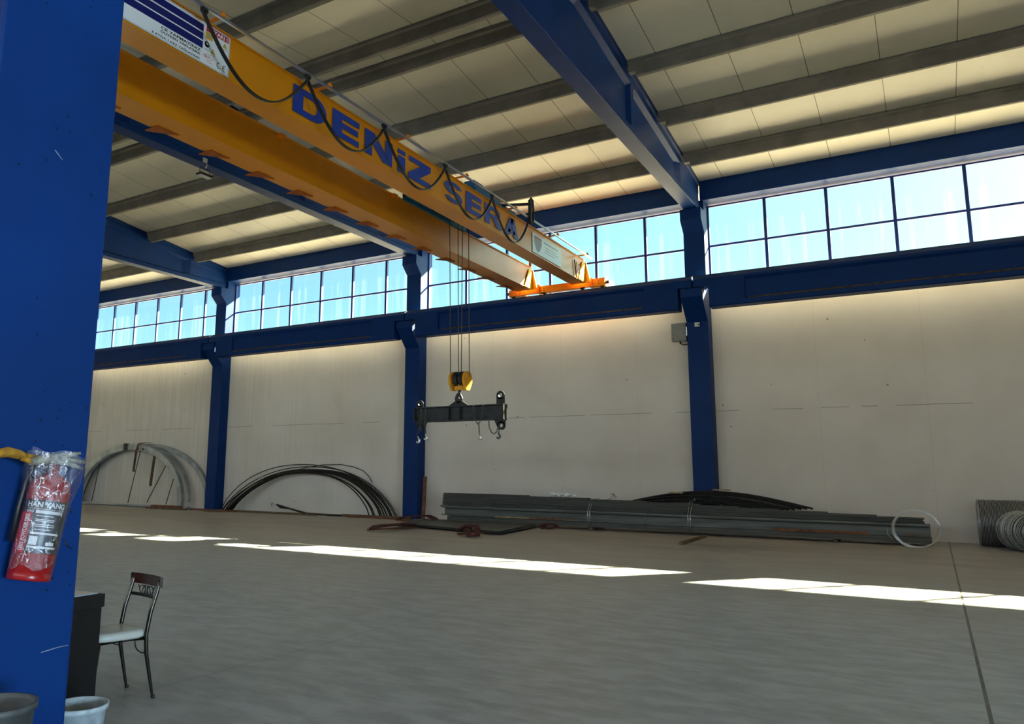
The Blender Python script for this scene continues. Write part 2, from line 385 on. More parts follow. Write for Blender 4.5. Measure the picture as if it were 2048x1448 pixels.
# windows of the rear wall (one per bay)
def window(i, n, light=False):
    xa, xb = XC[i]+HW, XC[i+1]-HW; z0, z1 = 8.08, 10.76; y = 26.25
    r = empty('window_%d' % n, ((xa+xb)/2, y, z0)); struct(r)
    f = MB(); fw_ = .05
    f.box(xa, xb, y-.04, y+.04, z0, z0+fw_).box(xa, xb, y-.04, y+.04, z1-fw_, z1).box(xa, xa+fw_, y-.04, y+.04, z0+fw_, z1-fw_).box(xb-fw_, xb, y-.04, y+.04, z0+fw_, z1-fw_)
    f.build('window_frame', 'blue_frame', r)
    for k in range(1, 6):
        x = xa+1.815*k; g = MB()
        g.box(x-.046, x-.016, y-.05, y+.05, z0+fw_, z1-fw_).box(x+.016, x+.046, y-.05, y+.05, z0+fw_, z1-fw_).box(x-.016, x+.016, y-.02, y+.02, z0+fw_, z1-fw_)
        g.build('mullion', 'blue_frame', r)
    MB().box(xa+fw_, xb-fw_, y-.015, y+.015, 9.325, 9.395).build('transom', 'blue_frame', r)
    e = [xa+fw_]+[xa+1.815*k for k in range(1, 6)]+[xb-fw_]
    for k in range(6):
        a = e[k]+(.047 if k else 0); b = e[k+1]-(.047 if k < 5 else 0)
        MB().box(a, b, y-.006, y+.006, z0+fw_, 9.32).build('pane', 'glass', r)
        MB().box(a, b, y-.006, y+.006, 9.40, z1-fw_).build('pane', 'glass', r)
for n, i in enumerate(range(6)): window(i, n+1)

# columns with corbel and bracket; opposite row carries the same
colprof = [(25.63, 0), (25.63, 6.70), (24.97, 7.42), (24.97, 7.70), (25.66, 7.70), (25.66, 9.74), (25.30, 10.10), (25.30, 10.48), (25.72, 10.48), (25.72, 10.84), (26.5, 10.84), (26.5, 0)]
clabel = ['blue wall column hidden far at the left behind the near column', 'blue wall column past the galvanised arches, at the left end of the view',
          'blue wall column between the galvanised arches and the black bent bars', 'blue wall column behind the hanging lifting beam',
          'blue wall column carrying the small grey junction box', 'blue wall column beyond the right edge of the view', 'last blue wall column at the right end of the hall']
for i, x in enumerate(XC):
    b = MB().prism(colprof, 'X', x-HW, x+HW, bev=.012)
    o = b.build('concrete_column', 'blue'); tag(o, clabel[i], 'column', 'columns along the rear wall')

# eave beam per bay
elabel = ['blue eave beam over the windows at the far left end', 'blue eave beam over the windows above the galvanised arches', 'blue eave beam over the windows above the black bent bars',
          'blue eave beam over the windows behind the crane end', 'blue eave beam over the windows at the upper right', 'blue eave beam of the last bay at the right']
for i in range(6):
    xa, xb = XC[i]+.24, XC[i+1]-.24
    b = MB().prism([(25.67, 10.86), (25.69, 10.82), (26.50, 10.80), (26.50, roofz(26.50)-.01), (25.67, roofz(25.67)-.01)], 'X', xa, xb)
    tag(b.build('eave_beam', 'blue'), elabel[i], 'beam', 'eave beams over the rear windows')

# crane runway girders
glabel = ['blue crane runway girder at the far left end of the rear wall', 'blue crane runway girder above the galvanised arches', 'blue crane runway girder above the black bent bars',
          'blue crane runway girder carrying the orange end carriage of the crane', 'blue crane runway girder at the right, above the long steel bundle', 'blue crane runway girder of the last bay at the right']
RY0, RY1 = 24.95, 25.42
for i in range(6):
    xa, xb = XC[i]+.035+.05, XC[i+1]-.035+.05
    e0, e1 = XC[i]+.56, XC[i+1]-.42
    r0, r1 = xa+1.55, xb-1.55
    r = empty('crane_runway_girder', ((xa+xb)/2, 25.2, 7.0)); tag(r, glabel[i], 'girder', 'crane runway girders')
    m = MB()
    full = [(RY0+.03, 7.02), (RY1-.03, 7.02), (RY1, 7.05), (RY1, 7.98), (RY1-.08, 8.08), (RY0+.10, 8.08), (RY0, 7.96), (RY0, 7.05)]
    endp = [(RY0, 7.72), (RY1, 7.72), (RY1, 7.98), (RY1-.08, 8.08), (RY0+.10, 8.08), (RY0, 7.96)]
    d = .07
    rec = [(RY0+.03, 7.02), (RY1-.03, 7.02), (RY1, 7.05), (RY1, 7.18), (RY1-d, 7.24), (RY1-d, 7.80), (RY1, 7.88), (RY1, 7.98), (RY1-.08, 8.08), (RY0+.10, 8.08), (RY0, 7.96), (RY0, 7.88), (RY0+d, 7.80), (RY0+d, 7.24), (RY0, 7.18), (RY0, 7.05)]
    m.prism(endp, 'X', xa, e0); m.prism(full, 'X', e0, r0); m.prism(rec, 'X', r0, r1); m.prism(full, 'X', r1, e1); m.prism(endp, 'X', e1, xb)
    for f in m.b.faces:  # unseen back faces made pale to bounce sunlight onto the wall
        f.normal_update()
        if f.calc_center_median().y > RY1-d-.01 and abs(f.normal.y) > .5: f.material_index = 1
    m.build('girder_body', ['blue', 'bounce'], r)
    MB().prism([(RY0+.004, 7.186), (RY0+d-.002, 7.242), (RY0+d-.002, 7.248), (RY0+.004, 7.192)], 'X', r0+.1, r1-.1).build('dust_ledge', 'dust', r)
    MB().box(xa, xb, 25.15, 25.21, 8.08, 8.13).build('crane_rail', 'dark', r)

# rafters: level soffit, sloping top, recessed web
RW = .22
def rafter(x, label):
    r = empty('roof_beam', (x, 20, 10.5)); tag(r, label, 'roof beam', 'blue roof beams')
    ya, yb = 2.6, 25.70; zb = 10.49
    tp = lambda y: roofz(y)-.012
    m = MB()
    # lofted sections
    def sect(y, solid):
        zt = tp(y); w = RW; wt = RW+.05
        if solid: wb_ = w-.02
        else: wb_ = .09
        h1 = zb+.16; h2 = zb+.24; t1 = zt-.46; t2 = zt-.36
        return [(-w, zb+.012), (-w+.012, zb), (w-.012, zb), (w, zb+.012), (w, h1), (wb_, h2), (min(wb_, w-.02), t1), (w-.01, t2), (w-.01, zt-.15), (wt, zt-.13), (wt, zt), (-wt, zt), (-wt, zt-.13), (-w+.01, zt-.15), (-w+.01, t2), (-min(wb_, w-.02), t1), (-wb_, h2), (-w, h1)]
    stations = [(ya, 1), (4.2, 1), (4.6, 0), (11.9, 0), (11.95, 1), (12.2, 1), (12.25, 0), (15.2, 0), (18.68, 0), (18.78, 1), (19.0, 1), (19.1, 0), (23.1, 0), (23.5, 1), (yb, 1)]
    rings = [[m.b.verts.new((x+a, y, z)) for a, z in sect(y, s)] for y, s in stations]
    for A, B in zip(rings, rings[1:]):
        for k in range(len(A)): m.b.faces.new((A[k], A[(k+1) % len(A)], B[(k+1) % len(A)], B[k]))
    m.b.faces.new(rings[0]); m.b.faces.new(rings[-1][::-1])
    m.build('beam_body', 'blue', r)
    return r
rl = ['blue roof beam hidden at the far left end', 'blue roof beam over the left end, mostly behind the near column', 'blue roof beam at the left, ending over the column right of the galvanised arches',
      'blue roof beam running behind the crane girders with a floodlight on it', 'large blue roof beam crossing the upper middle of the view', 'blue roof beam beyond the right edge', 'blue roof beam at the right end of the hall']
for x, l in zip(XC, rl): rafter(x, l)

# concrete purlins between the rafters
PY = [23.72, 21.15, 18.5, 15.75, 14.65, 11.9, 9.1, 6.3, 3.6]
rown = ['row nearest the eave', 'second row from the eave', 'third row from the eave', 'fourth row, before the ridge', 'fifth row, just past the ridge', 'sixth row', 'seventh row', 'eighth row', 'last row near the camera']
bayn = ['in the far left end bay', 'above the galvanised arches', 'above the black bent bars', 'over the crane', 'in the right bay', 'beyond the right edge']
for i in range(6):
    for j, y in enumerate(PY):
        if i in (0, 5) and j > 4: continue
        xa, xb = XC[i]+.275, XC[i+1]-.275; gap = .20
        zb = roofz(y)-.455; zt = roofz(y)-.005
        s = 1 if y > RIDGE else -1
        prof = [(y-.10, zb), (y-.01, zb), (y+.03, zb+.12), (y+.13, zt-.03), (y+.13, zt+.0-.02), (y-.17, zt-.02), (y-.17, zt-.09), (y-.115, zt-.13), (y-.125, zb+.02)]
        prof2 = [(y+.13, zt-.02), (y-.17, zt-.02), (y-.17, zt-.09), (y-.115, zt-.13), (y-.09, zt-.30), (y+.09, zt-.30)]
        m = MB().prism(prof, 'X', xa+gap, xb-gap); m.prism(prof2, 'X', xa, xa+gap); m.prism(prof2, 'X', xb-gap, xb)
        tag(m.build('roof_purlin', 'purlin'), 'grey concrete purlin %s, %s' % (bayn[i], rown[j]), 'purlin', 'concrete roof purlins')

# row of columns at the near side of the aisle and what it carries
NX, NY = -4.09, 2.744                                    # visible far corner of the near column
NCX, NCY = NX-HW, NY-.36
for k in (-3, -2, -1, 0, 1):
    x = NCX+BAY*k
    b = MB().prism([(NY, 0), (NY, 6.7), (NY+.6, 7.4), (NY+.6, 7.7), (NY, 7.7), (NY, 10.12), (NY-.72, 10.12), (NY-.72, 0)], 'X', x-HW, x+HW, bev=.018)
    lab = {0: 'large pitted blue column close to the camera at the left edge', 1: 'blue inner column behind the camera to the right', -1: 'blue inner column hidden behind the near one', -2: 'blue inner column second behind the near one', -3: 'blue inner column farthest behind the near one'}[k]
    tag(b.build('concrete_column', 'blue_near'), lab, 'column', 'columns of the inner row')
# scratches and smudges on the face of the near column
nc = [o for o in bpy.data.objects if o.get('label', '').startswith('large pitted')][0]
for pts, w_ in (([(2.571, .702), (2.66, .712), (2.724, .714)], .0025), ([(2.384, 3.45), (2.433, 3.408)], .003)):
    m = MB(); m.tube([(NX+.0005, y, z) for y, z in pts], w_, 4); m.build('paint_scratch', 'grey', nc)
for pts, w_ in (([(2.643, 1.284), (2.665, 1.25), (2.70, 1.225)], .006), ([(2.66, 1.47), (2.672, 1.44), (2.68, 1.42)], .005)):
    m = MB(); m.tube([(NX+.0005, y, z) for y, z in pts], w_, 5, rs=[w_*.3, w_, w_*.4]); m.build('paint_chip', 'ink', nc)
tag(MB().box(X0+.1, X1-.1, NY-.72, NY-.02, 10.13, 10.47).build('row_beam', 'blue'), 'long blue beam over the inner column row, above the frame', 'beam')
tag(MB().box(X0+.1, X1-.1, NY+.08, NY+.56, 7.71, 8.08).build('near_runway_girder', 'blue'), 'blue runway girder on the inner column row, above the frame', 'girder')

# ---------------------------------------------------------------- overhead crane
cr = empty('overhead_crane', (-11, 14, 8.1)); tag(cr, 'orange double girder overhead crane with blue lettering, spanning the hall under the roof', 'crane')
YA, YB = 3.15, 24.86
def girder(xa, xb):
    m = MB()
    m.box(xa+.02, xb-.02, YA, YB, 8.30, 9.08)
    m.box(xa-.03, xb+.03, YA, YB, 9.08, 9.10)          # top plate
    m.box(xa-.01, xb+.01, YA, YB, 8.28, 8.30)          # bottom plate
    return m.build('box_girder', 'orange', cr)
girder(-10.22, -9.73); g2 = girder(-12.34, -11.75)
tag(g2, 'plain second girder')
for xa in (-10.0, -12.05): MB().box(xa-.03, xa+.03, YA, YB, 9.10, 9.14).build('trolley_rail', 'dark', cr)
# walkway brackets under the outer edge of the plain girder
y = 6.45
while y < 24.4:
    m = MB(); m.prism([(-12.60, y), (-12.20, y), (-12.20, y+.50)], 'Z', 8.255, 8.278)
    m.build('bracket', 'rustorange', cr); y += 1.33
m = MB(); m.box(-12.45, -12.34, 5.0, 24.8, 8.30, 8.33); m.build('edge_plate', 'orange', cr)
# clamps on the inner face seen between the girders
for yy in (11.9, 16.2): MB().box(-11.74, -11.60, yy-.08, yy+.08, 9.0, 9.06).tube([(-11.62, yy, 9.0), (-11.58, yy, 8.9), (-11.64, yy, 8.86)], .012, 6).build('cable_clamp', 'orange2', cr)
# end carriage on the rear runway
for yc, tagn in ((25.18, 'end_carriage'), (NY+.32, 'end_carriage')):
    m = MB()
    m.box(-12.75, -12.15, yc-.14, yc+.14, 8.16, 8.40, bev=.01).box(-11.55, -9.95, yc-.13, yc+.13, 8.18, 8.42, bev=.01).box(-9.55, -9.08, yc-.14, yc+.14, 8.16, 8.44, bev=.01)
    m.box(-12.2, -11.5, yc-.1, yc+.1, 8.2, 8.34).box(-10.0, -9.5, yc-.1, yc+.1, 8.2, 8.34)
    m.box(-11.62, -11.52, yc-.17, yc+.17, 8.17, 8.48).box(-9.65, -9.53, yc-.17, yc+.17, 8.17, 8.48)
    e = m.build('end_carriage', 'orange2', cr)
    for x in (-12.62, -11.4, -9.95, -9.22):
        MB().lathe([(0, -.05), (.10, -.05), (.10, .05), (0, .05)], (x, yc, 8.23), 20, axis='Y').build('wheel', 'dark', e)
    for x0_, x1_ in ((-12.86, -12.75), (-9.08, -8.96)):
        MB().cyl((x0_, yc, 8.3), (x1_, yc, 8.3), .055, 16).build('buffer', 'black', e)
    for x in (-12.3, -11.35, -9.6, -9.3):
        for z in (8.24, 8.33): MB().cyl((x, yc-.15, z), (x, yc-.128, z), .018, 8).build('bolt', 'dark', e)
# yellow gusset plates at the wall end
for xw, xe in ((-9.72, -9.55), (-11.74, -11.57)):
    m = MB(); m.prism([(24.25, 8.29), (24.86, 8.29), (24.86, 9.02), (24.62, 8.98)], 'X', xw, xw+.02); m.build('web_gusset', 'yellow', cr)
    m = MB(); m.prism([(xw, 8.29), (xw+.20, 8.29), (xw+.05, 8.98), (xw, 8.98)], 'Y', 24.86, 24.90); m.build('end_plate', 'orange2', cr)
MB().cyl((-11.72, 24.7, 9.1), (-11.72, 24.7, 9.25), .05, 12).build('end_stop', 'orange2', cr)
MB().cyl((-10.0, 24.7, 9.1), (-10.0, 24.7, 9.25), .05, 12).build('end_stop', 'orange2', cr)
# lettering on the web: each letter drawn to its own place
def bar(m, y0, y1, z0, z1): m.box(-9.729, -9.724, y0, y1, z0, z1)
def poly(m, pts): m.prism(pts, 'X', -9.729, -9.724)
Z0, Z1 = 8.42, 8.965; s_ = .24; hb = .125
L = MB()
poly(L, [(10.18, Z0), (10.46, Z0), (10.46, Z1), (10.18, Z1)])     # D stem
import itertools
def arc(m, cy, cz, ry, rz, ty, tz, a0, a1, n=14):
    for k in range(n):
        A = math.radians(a0+(a1-a0)*k/n); B = math.radians(a0+(a1-a0)*(k+1)/n)
        poly(m, [(cy+ry*math.cos(A), cz+rz*math.sin(A)), (cy+ry*math.cos(B), cz+rz*math.sin(B)), (cy+(ry-ty)*math.cos(B), cz+(rz-tz)*math.sin(B)), (cy+(ry-ty)*math.cos(A), cz+(rz-tz)*math.sin(A))])
zc = (Z0+Z1)/2
poly(L, [(10.46, Z0), (10.72, Z0), (10.72, Z0+hb), (10.46, Z0+hb)]); poly(L, [(10.46, Z1-hb), (10.72, Z1-hb), (10.72, Z1), (10.46, Z1)])
arc(L, 10.72, zc, .42, (Z1-Z0)/2, .27, hb, -90, 90)
def letterE(y0, y1):
    poly(L, [(y0, Z0), (y0+.30, Z0), (y0+.30, Z1), (y0, Z1)])
    for z0, z1, f in ((Z0, Z0+hb, 0), (zc-hb/2+.01, zc+hb/2+.01, -.04), (Z1-hb, Z1, 0)): poly(L, [(y0+.30, z0), (y1+f, z0), (y1+f, z1), (y0+.30, z1)])
letterE(11.33, 12.20)
poly(L, [(12.40, Z0), (12.66, Z0), (12.66, Z1), (12.40, Z1)]); poly(L, [(13.14, Z0), (13.40, Z0), (13.40, Z1), (13.14, Z1)])
poly(L, [(12.66, Z1), (12.72, Z1), (13.14, Z0+.22), (13.14, Z0), (13.06, Z0), (12.66, Z1-.24)])
poly(L, [(13.62, Z0), (13.91, Z0), (13.91, Z1-.15), (13.62, Z1-.15)]); poly(L, [(13.62, Z1-.10), (13.91, Z1-.10), (13.91, Z1), (13.62, Z1)])
poly(L, [(14.07, Z1), (14.99, Z1), (14.99, Z1-.13), (14.52, Z0+.13), (15.0, Z0+.13), (15.0, Z0), (14.05, Z0), (14.05, Z0+.13), (14.55, Z1-.12), (14.07, Z1-.12)])
tag(L.build('lettering', 'blue_text', cr), 'blue painted letters reading DENiZ'); L = MB()
q = (Z1-Z0)/4                                                # S
arc(L, 16.06, Z1-q-.03, .44, q+.03, .24, hb*.85, 20, 270, 14); arc(L, 16.06, Z0+q+.03, .44, q+.03, .24, hb*.85, -160, 90, 14)
letterE(16.68, 17.51)
poly(L, [(17.70, Z0), (17.98, Z0), (17.98, Z1), (17.70, Z1)]); poly(L, [(17.98, Z1-hb*.9), (18.25, Z1-hb*.9), (18.25, Z1), (17.98, Z1)]); poly(L, [(17.98, zc-.05), (18.25, zc-.05), (18.25, zc+.05), (17.98, zc+.05)])
arc(L, 18.25, (Z1+zc-.05)/2, .34, (Z1-zc+.05)/2, .24, hb*.8, -90, 90, 10); poly(L, [(18.12, zc-.04), (18.42, zc-.04), (18.70, Z0), (18.38, Z0)])
poly(L, [(18.84, Z0), (19.13, Z0), (19.40, Z1-.02), (19.40, Z1), (19.16, Z1)]); poly(L, [(19.73, Z0), (19.44, Z0), (19.22, Z1-.02), (19.22, Z1), (19.46, Z1)]); poly(L, [(19.06, Z0+.10), (19.52, Z0+.10), (19.48, Z0+.20), (19.08, Z0+.20)])
tag(L.build('lettering', 'blue_text', cr), 'blue painted letters reading SERA')
# warning board
PX = -9.728
wsn = MB().box(-9.735, PX, 6.25, 8.58, 8.325, 9.065).build('warning_board', 'signwhite', cr); tag(wsn, 'white warning board with blue blocks and pictograms')
m = MB()
for a, b, c_, d_ in ((6.26, 8.57, 8.338, 8.342), (6.26, 8.57, 9.046, 9.050), (8.562, 8.566, 8.34, 9.05)): m.box(PX, PX+.002, a, b, c_, d_)
m.build('board_outline', 'ink', wsn)
m = MB()
for z in (8.585, 8.735, 8.885): m.box(PX, PX+.002, 6.4, 8.0, z, z+.125)
m.build('blue_block', 'navy', wsn)
for txt, z, y0, hh in (('CE YAPMAYINIZ', 8.508, 7.18, .05), ('DUYKEN YAKLAŞMA', 8.435, 7.18, .055), ('6 AYDA 1 KEZ YAĞLAYINIZ', 8.362, 7.02, .05)):
    m = MB(); text_pts(m, txt, (PX, y0, z), (0, 1, 0), (0, 0, 1), 7.965-y0, hh, .002, .025); m.build('board_text', 'ink', wsn)
m = MB(); m.box(PX, PX+.001, 8.06, 8.545, 8.935, 9.04); m.build('red_strip', 'red', wsn)
m = MB(); text_pts(m, 'UYARI !', (PX, 8.14, 8.948), (0, 1, 0), (0, 0, 1), .38, .075, .003, .03); m.build('red_strip_text', 'signwhite', wsn)
MB().box(PX, PX+.001, 8.05, 8.20, 8.80, 8.93).build('pictogram', 'amber', wsn)
for cy, cz, r_ in ((8.22, 8.63, .055), (8.47, 8.86, .055)): poly_ = [(cy-r_, cz-r_*.8), (cy+r_, cz-r_*.8), (cy, cz+r_)]; MB().prism(poly_, 'X', PX, PX+.001).build('pictogram', 'amber', wsn)
for cy, cz in ((8.22, 8.63), (8.47, 8.86)): MB().box(PX+.001, PX+.002, cy-.008, cy+.008, cz-.02, cz+.02).build('pictogram_mark', 'grey', wsn)
MB().prism([(8.08, 8.84), (8.16, 8.84), (8.12, 8.91)], 'X', PX+.001, PX+.002).build('pictogram_mark', 'grey', wsn)
for cy, cz in ((8.22, 8.55), (8.47, 8.78), (8.1, 8.60)): MB().box(PX, PX+.001, cy-.05, cy+.05, cz, cz+.012).build('caption_line', 'grey', wsn)
m = MB().lathe([(0, 0), (.052, 0), (.052, .001)], (PX, 8.09, 8.70), 20, axis='X'); m.build('round_pictogram', 'signblue', wsn)
m = MB().prism([(8.13, 8.70), (8.09, 8.735), (8.06, 8.71), (8.10, 8.69)], 'X', PX+.002, PX+.003); m.build('round_pictogram_mark', 'signwhite', wsn)
m = MB(); 
for k in range(4):
    a = [(8.02, 8.49), (8.12, 8.545), (8.24, 8.49), (8.14, 8.43)]
    p, q_ = a[k], a[(k+1) % 4]; dy, dz = q_[0]-p[0], q_[1]-p[1]; l_ = math.hypot(dy, dz); ny, nz = -dz/l_*.003, dy/l_*.003
    m.prism([(p[0]+ny, p[1]+nz), (q_[0]+ny, q_[1]+nz), (q_[0]-ny, q_[1]-nz), (p[0]-ny, p[1]-nz)], 'X', PX, PX+.001)
for k in range(4): m.box(PX, PX+.001, 8.06+k*.03, 8.075+k*.03, 8.465+.008*(k % 2), 8.51)
m.box(PX, PX+.001, 8.08, 8.22, 8.40, 8.408); m.build('maker_mark', 'paleprint', wsn)
m = MB()
def arcw(m, cy, cz, r_, w_, a0, a1, x=PX, n=12):
    for k in range(n):
        A = math.radians(a0+(a1-a0)*k/n); B = math.radians(a0+(a1-a0)*(k+1)/n)
        m.prism([(cy+r_*math.cos(A), cz+r_*math.sin(A)), (cy+r_*math.cos(B), cz+r_*math.sin(B)), (cy+(r_-w_)*math.cos(B), cz+(r_-w_)*math.sin(B)), (cy+(r_-w_)*math.cos(A), cz+(r_-w_)*math.sin(A))], 'X', x, x+.002)
arcw(m, 8.375, 8.445, .06, .014, 90, 270); m.build('conformity_mark', 'ink', wsn); m = MB(); arcw(m, 8.50, 8.445, .06, .014, 90, 270); m.box(PX, PX+.002, 8.45, 8.49, 8.438, 8.452)
m.build('conformity_mark', 'ink', wsn)
# pale sticker with shield near the wall end
st = MB().box(-9.735, PX, 20.68, 22.85, 8.345, 8.955).build('pale_sticker', 'sticker', cr); tag(st, 'pale blue sticker with a grey shield')
m = MB().prism([(20.80, 8.83), (20.80, 8.68), (20.92, 8.48), (21.06, 8.40), (21.22, 8.50), (21.34, 8.70), (21.34, 8.83)], 'X', PX, PX+.001); m.build('shield', 'grey', st)
m = MB().box(PX+.001, PX+.002, 20.80, 21.34, 8.83, 8.885); m.build('shield_top', 'paleprint', st)
m = MB()
for k, (a, b, z) in enumerate(((21.50, 22.55, 8.80), (21.55, 22.45, 8.68), (21.6, 22.6, 8.60), (21.55, 22.3, 8.52))):
    yy = a
    rnd = random.Random(k)
    while yy < b:
        w_ = rnd.uniform(.03, .10); m.box(PX, PX+.001, yy, min(b, yy+w_), z, z+(.055 if k == 0 else .03)); yy += w_+.03
m.build('sticker_print', 'grey', st)
# conduits at the wall end
for k, (yy, z1_) in enumerate(((23.9, 8.62), (24.08, 8.60), (24.28, 8.58))):
    MB().tube([(-9.71, yy, 8.88-.03*k), (-9.70, yy+.06, z1_+.1), (-9.70, yy+.12, 8.45), (-9.70, yy+.16, 8.29)], .018, 8).build('conduit', 'zinc' if k else 'dark', cr)
# festoon rail with brackets, trolleys and cable loops
RXF, RZF = -9.40, 9.07
MB().box(RXF-.022, RXF+.022, 4.5, 24.75, RZF-.022, RZF+.022).build('festoon_rail', 'zinc', cr)
for yb in (5.4, 8.1, 10.82, 13.52, 16.15, 18.89, 21.8, 24.31):
    MB().box(-9.74, RXF+.05, yb-.03, yb+.03, 9.095, 9.125).box(RXF-.025, RXF+.03, yb-.02, yb+.02, 9.095, 9.17).build('rail_bracket', 'orange2', cr)
tips = [7.72, 10.2, 12.63, 15.12, 17.5, 19.72]
for a in tips:
    MB().box(RXF-.03, RXF+.03, a-.06, a+.06, 8.985, 9.045).tube([(RXF, a-.05, 8.99), (RXF, a, 8.93), (RXF, a+.05, 8.99)], .025, 8).build('cable_trolley', 'dark', cr)
for a, b in zip(tips, tips[1:]):
    pts = []
    for k in range(25):
        u = k/24; tt = 2*u-1; yy = (a+b)/2+(b-a)/2*(tt*.93+.07*tt**3) ; z = 8.04+(8.95-8.04)*(abs(tt)**2.1)
        pts.append((RXF+.035*math.sin(u*3), yy, z))
    m = MB(); m.sweep(pts, [(-.030, -.013), (.030, -.013), (.030, .013), (-.030, .013)], (1, .35, 0))
    tag(m.build('festoon_cable', 'black', cr), None)

# hoist trolley
ht = empty('hoist_trolley', (-10.98, 18.5, 9.1)); tag(ht, 'teal blue hoist trolley riding on top of the two crane girders', 'hoist')
MB().box(-12.2, -12.05+.1, 17.5, 19.7, 9.15, 9.35).box(-10.1, -9.9, 17.5, 19.9, 9.15, 9.35).box(-12.1, -9.95, 17.5, 17.7, 9.16, 9.34).box(-12.1, -9.95, 19.5, 19.7, 9.16, 9.34).build('trolley_frame', 'hoist_blue', ht)
MB().lathe([(0, -.9), (.26, -.9), (.26, -.84), (.22, -.82), (.22, .62), (.26, .64), (.26, .7), (0, .7)], (-11.0, 18.5, 9.32), 28, axis='Y').build('rope_drum', 'dark', ht)
m = MB(); m.lathe([(0, -.42), (.17, -.42), (.19, -.36), (.19, .20), (.15, .28), (.15, .40), (0, .40)], (-10.42, 19.35, 9.47), 24, axis='Y')
for k in range(16):
    a = 2*math.pi*k/16; m.box(-10.42+.19*math.cos(a)-.008, -10.42+.21*math.cos(a)+.008, 19.0, 19.52, 9.47+.2*math.sin(a)-.008, 9.47+.2*math.sin(a)+.008)
m.build('hoist_motor', 'hoist_blue', ht)
MB().prism([(-10.78, 9.2), (-10.12, 9.2), (-10.12, 9.62), (-10.3, 9.72), (-10.62, 9.72), (-10.78, 9.6)], 'Y', 18.15, 18.72, bev=.02).build('gearbox', 'hoist_blue', ht)
MB().box(-10.3, -9.98, 17.55, 18.05, 9.35, 9.6, bev=.015).build('control_box', 'hoist_blue', ht)
MB().box(-11.5, -10.4, 16.35, 17.5, 9.0, 9.08).box(-11.5, -11.42, 16.35, 19.6, 8.92, 9.15).box(-10.42, -10.34, 16.35, 19.6, 8.92, 9.15).build('drum_cradle', 'hoist_blue', ht)
for x in (-12.05, -10.0):
    for yy in (17.75, 19.45): MB().lathe([(0, -.04), (.11, -.04), (.11, .04), (0, .04)], (x, yy, 9.25), 18, axis='X').build('trolley_wheel', 'dark', ht)
tow = MB().tube([(-9.95, 19.0, 9.32), (-9.55, 19.45, 9.40), (-9.33, 19.72, 9.46)], .045, 8).box(-9.38, -9.30, 19.66, 19.76, 8.92, 9.58)
tow.tube([(-9.35, 19.71, 9.58), (-9.33, 19.74, 9.66), (-9.30, 19.80, 9.58), (-9.29, 19.84, 9.2), (-9.30, 19.82, 8.95), (-9.36, 19.72, 8.88)], .03, 8)
tow.build('towing_arm', 'black', ht)
HY = 18.505
for x0_, x1_, yy in ((-11.30, -11.23, HY-.05), (-11.08, -11.03, HY+.05), (-10.87, -10.88, HY-.05), (-10.73, -10.68, HY+.05)):
    MB().cyl((x0_, yy, 9.1), (x1_, yy, 4.36), .011, 6).build('wire_rope', 'rope', ht)
# hook block
hb_ = empty('hook_block', (-10.95, HY, 3.95)); tag(hb_, 'yellow hook block with pulleys hanging from four wire ropes', 'hook block')
for x, w_ in ((-11.16, .03), (-10.72, .035)):
    m = MB(); pr = []
    for k in range(17):
        a = math.radians(-35+250*k/16); pr.append((HY+.235*math.cos(a), 4.28+.235*math.sin(a)))
    pr += [(HY-.09, 3.98), (HY+.09, 3.98)]
    m.prism(pr, 'X', x-w_, x+w_, bev=.006); m.lathe([(0, 0), (.05, 0), (.05, .03), (0, .03)], (x+w_-.005, HY, 4.28), 16, axis='X')
    m.build('cheek_plate', 'yellow_block', hb_)
for x in (-11.02, -10.86): MB().lathe([(.05, -.05), (.20, -.05), (.215, -.035), (.18, 0), (.215, .035), (.20, .05), (.05, .05)], (x, HY, 4.30), 28, axis='X').build('pulley', 'dark', hb_)
MB().box(-11.10, -10.78, HY-.06, HY+.06, 3.99, 4.16, bev=.012).build('crosshead', 'yellow_block', hb_)
m = MB(); pts = [(-10.96, HY, 4.0), (-10.96, HY, 3.90)]
rs = [.045, .04]
for k in range(15):
    a = math.radians(90-270*k/14*1.02); pts.append((-10.96+.085*math.cos(a)*(-1)-.0, HY, 3.80+.095*math.sin(a))); rs.append(.035+.012*math.sin(math.pi*k/14)-(.02 if k > 12 else 0))
m.tube(pts, .035, 10, rs=rs); m.build('hook', 'dark', hb_)
MB().tube([(-10.93, HY, 3.90), (-10.88, HY-.01, 3.80)], .012, 6).build('safety_latch', 'zinc', hb_)

# lifting beam and its chains
lb = empty('lifting_beam', (-10.96, HY, 3.1)); tag(lb, 'dark steel lifting beam with eye plates hanging level from the crane hook', 'lifting beam')
bx0, bx1, bz0, bz1 = -12.40, -9.53, 3.14, 3.56
MB().box(bx0, bx1, HY-.12, HY+.12, bz1-.03, bz1).box(bx0, bx1, HY-.12, HY+.12, bz0, bz0+.03).box(bx0, bx1, HY-.015, HY+.015, bz0+.03, bz1-.03).box(bx0, bx0+.03, HY-.12, HY+.12, bz0+.03, bz1-.03).build('beam_profile', 'dark', lb)
for x in (-11.25, -10.90): MB().box(x-.01, x+.01, HY-.115, HY+.115, bz0+.03, bz1-.03).build('stiffener', 'dark', lb)
def ring_plate(x, z, r, hole, yt, extra):
    m = MB(); n = 24; o_ = []; i_ = []
    V = lambda a, rr, y: m.b.verts.new((x+rr*math.cos(a), y, z+rr*math.sin(a)))
    A = [[V(2*math.pi*k/n, rr, y) for k in range(n)] for y in (HY-yt, HY+yt) for rr in (r, hole)]
    for k in range(n):
        j = (k+1) % n
        for P, Q in ((A[0], A[1]), (A[2], A[3]), (A[0], A[2]), (A[1], A[3])): m.b.faces.new((P[k], P[j], Q[j], Q[k]))
    for e in extra: m.prism(e, 'Y', HY-yt, HY+yt)
    return m
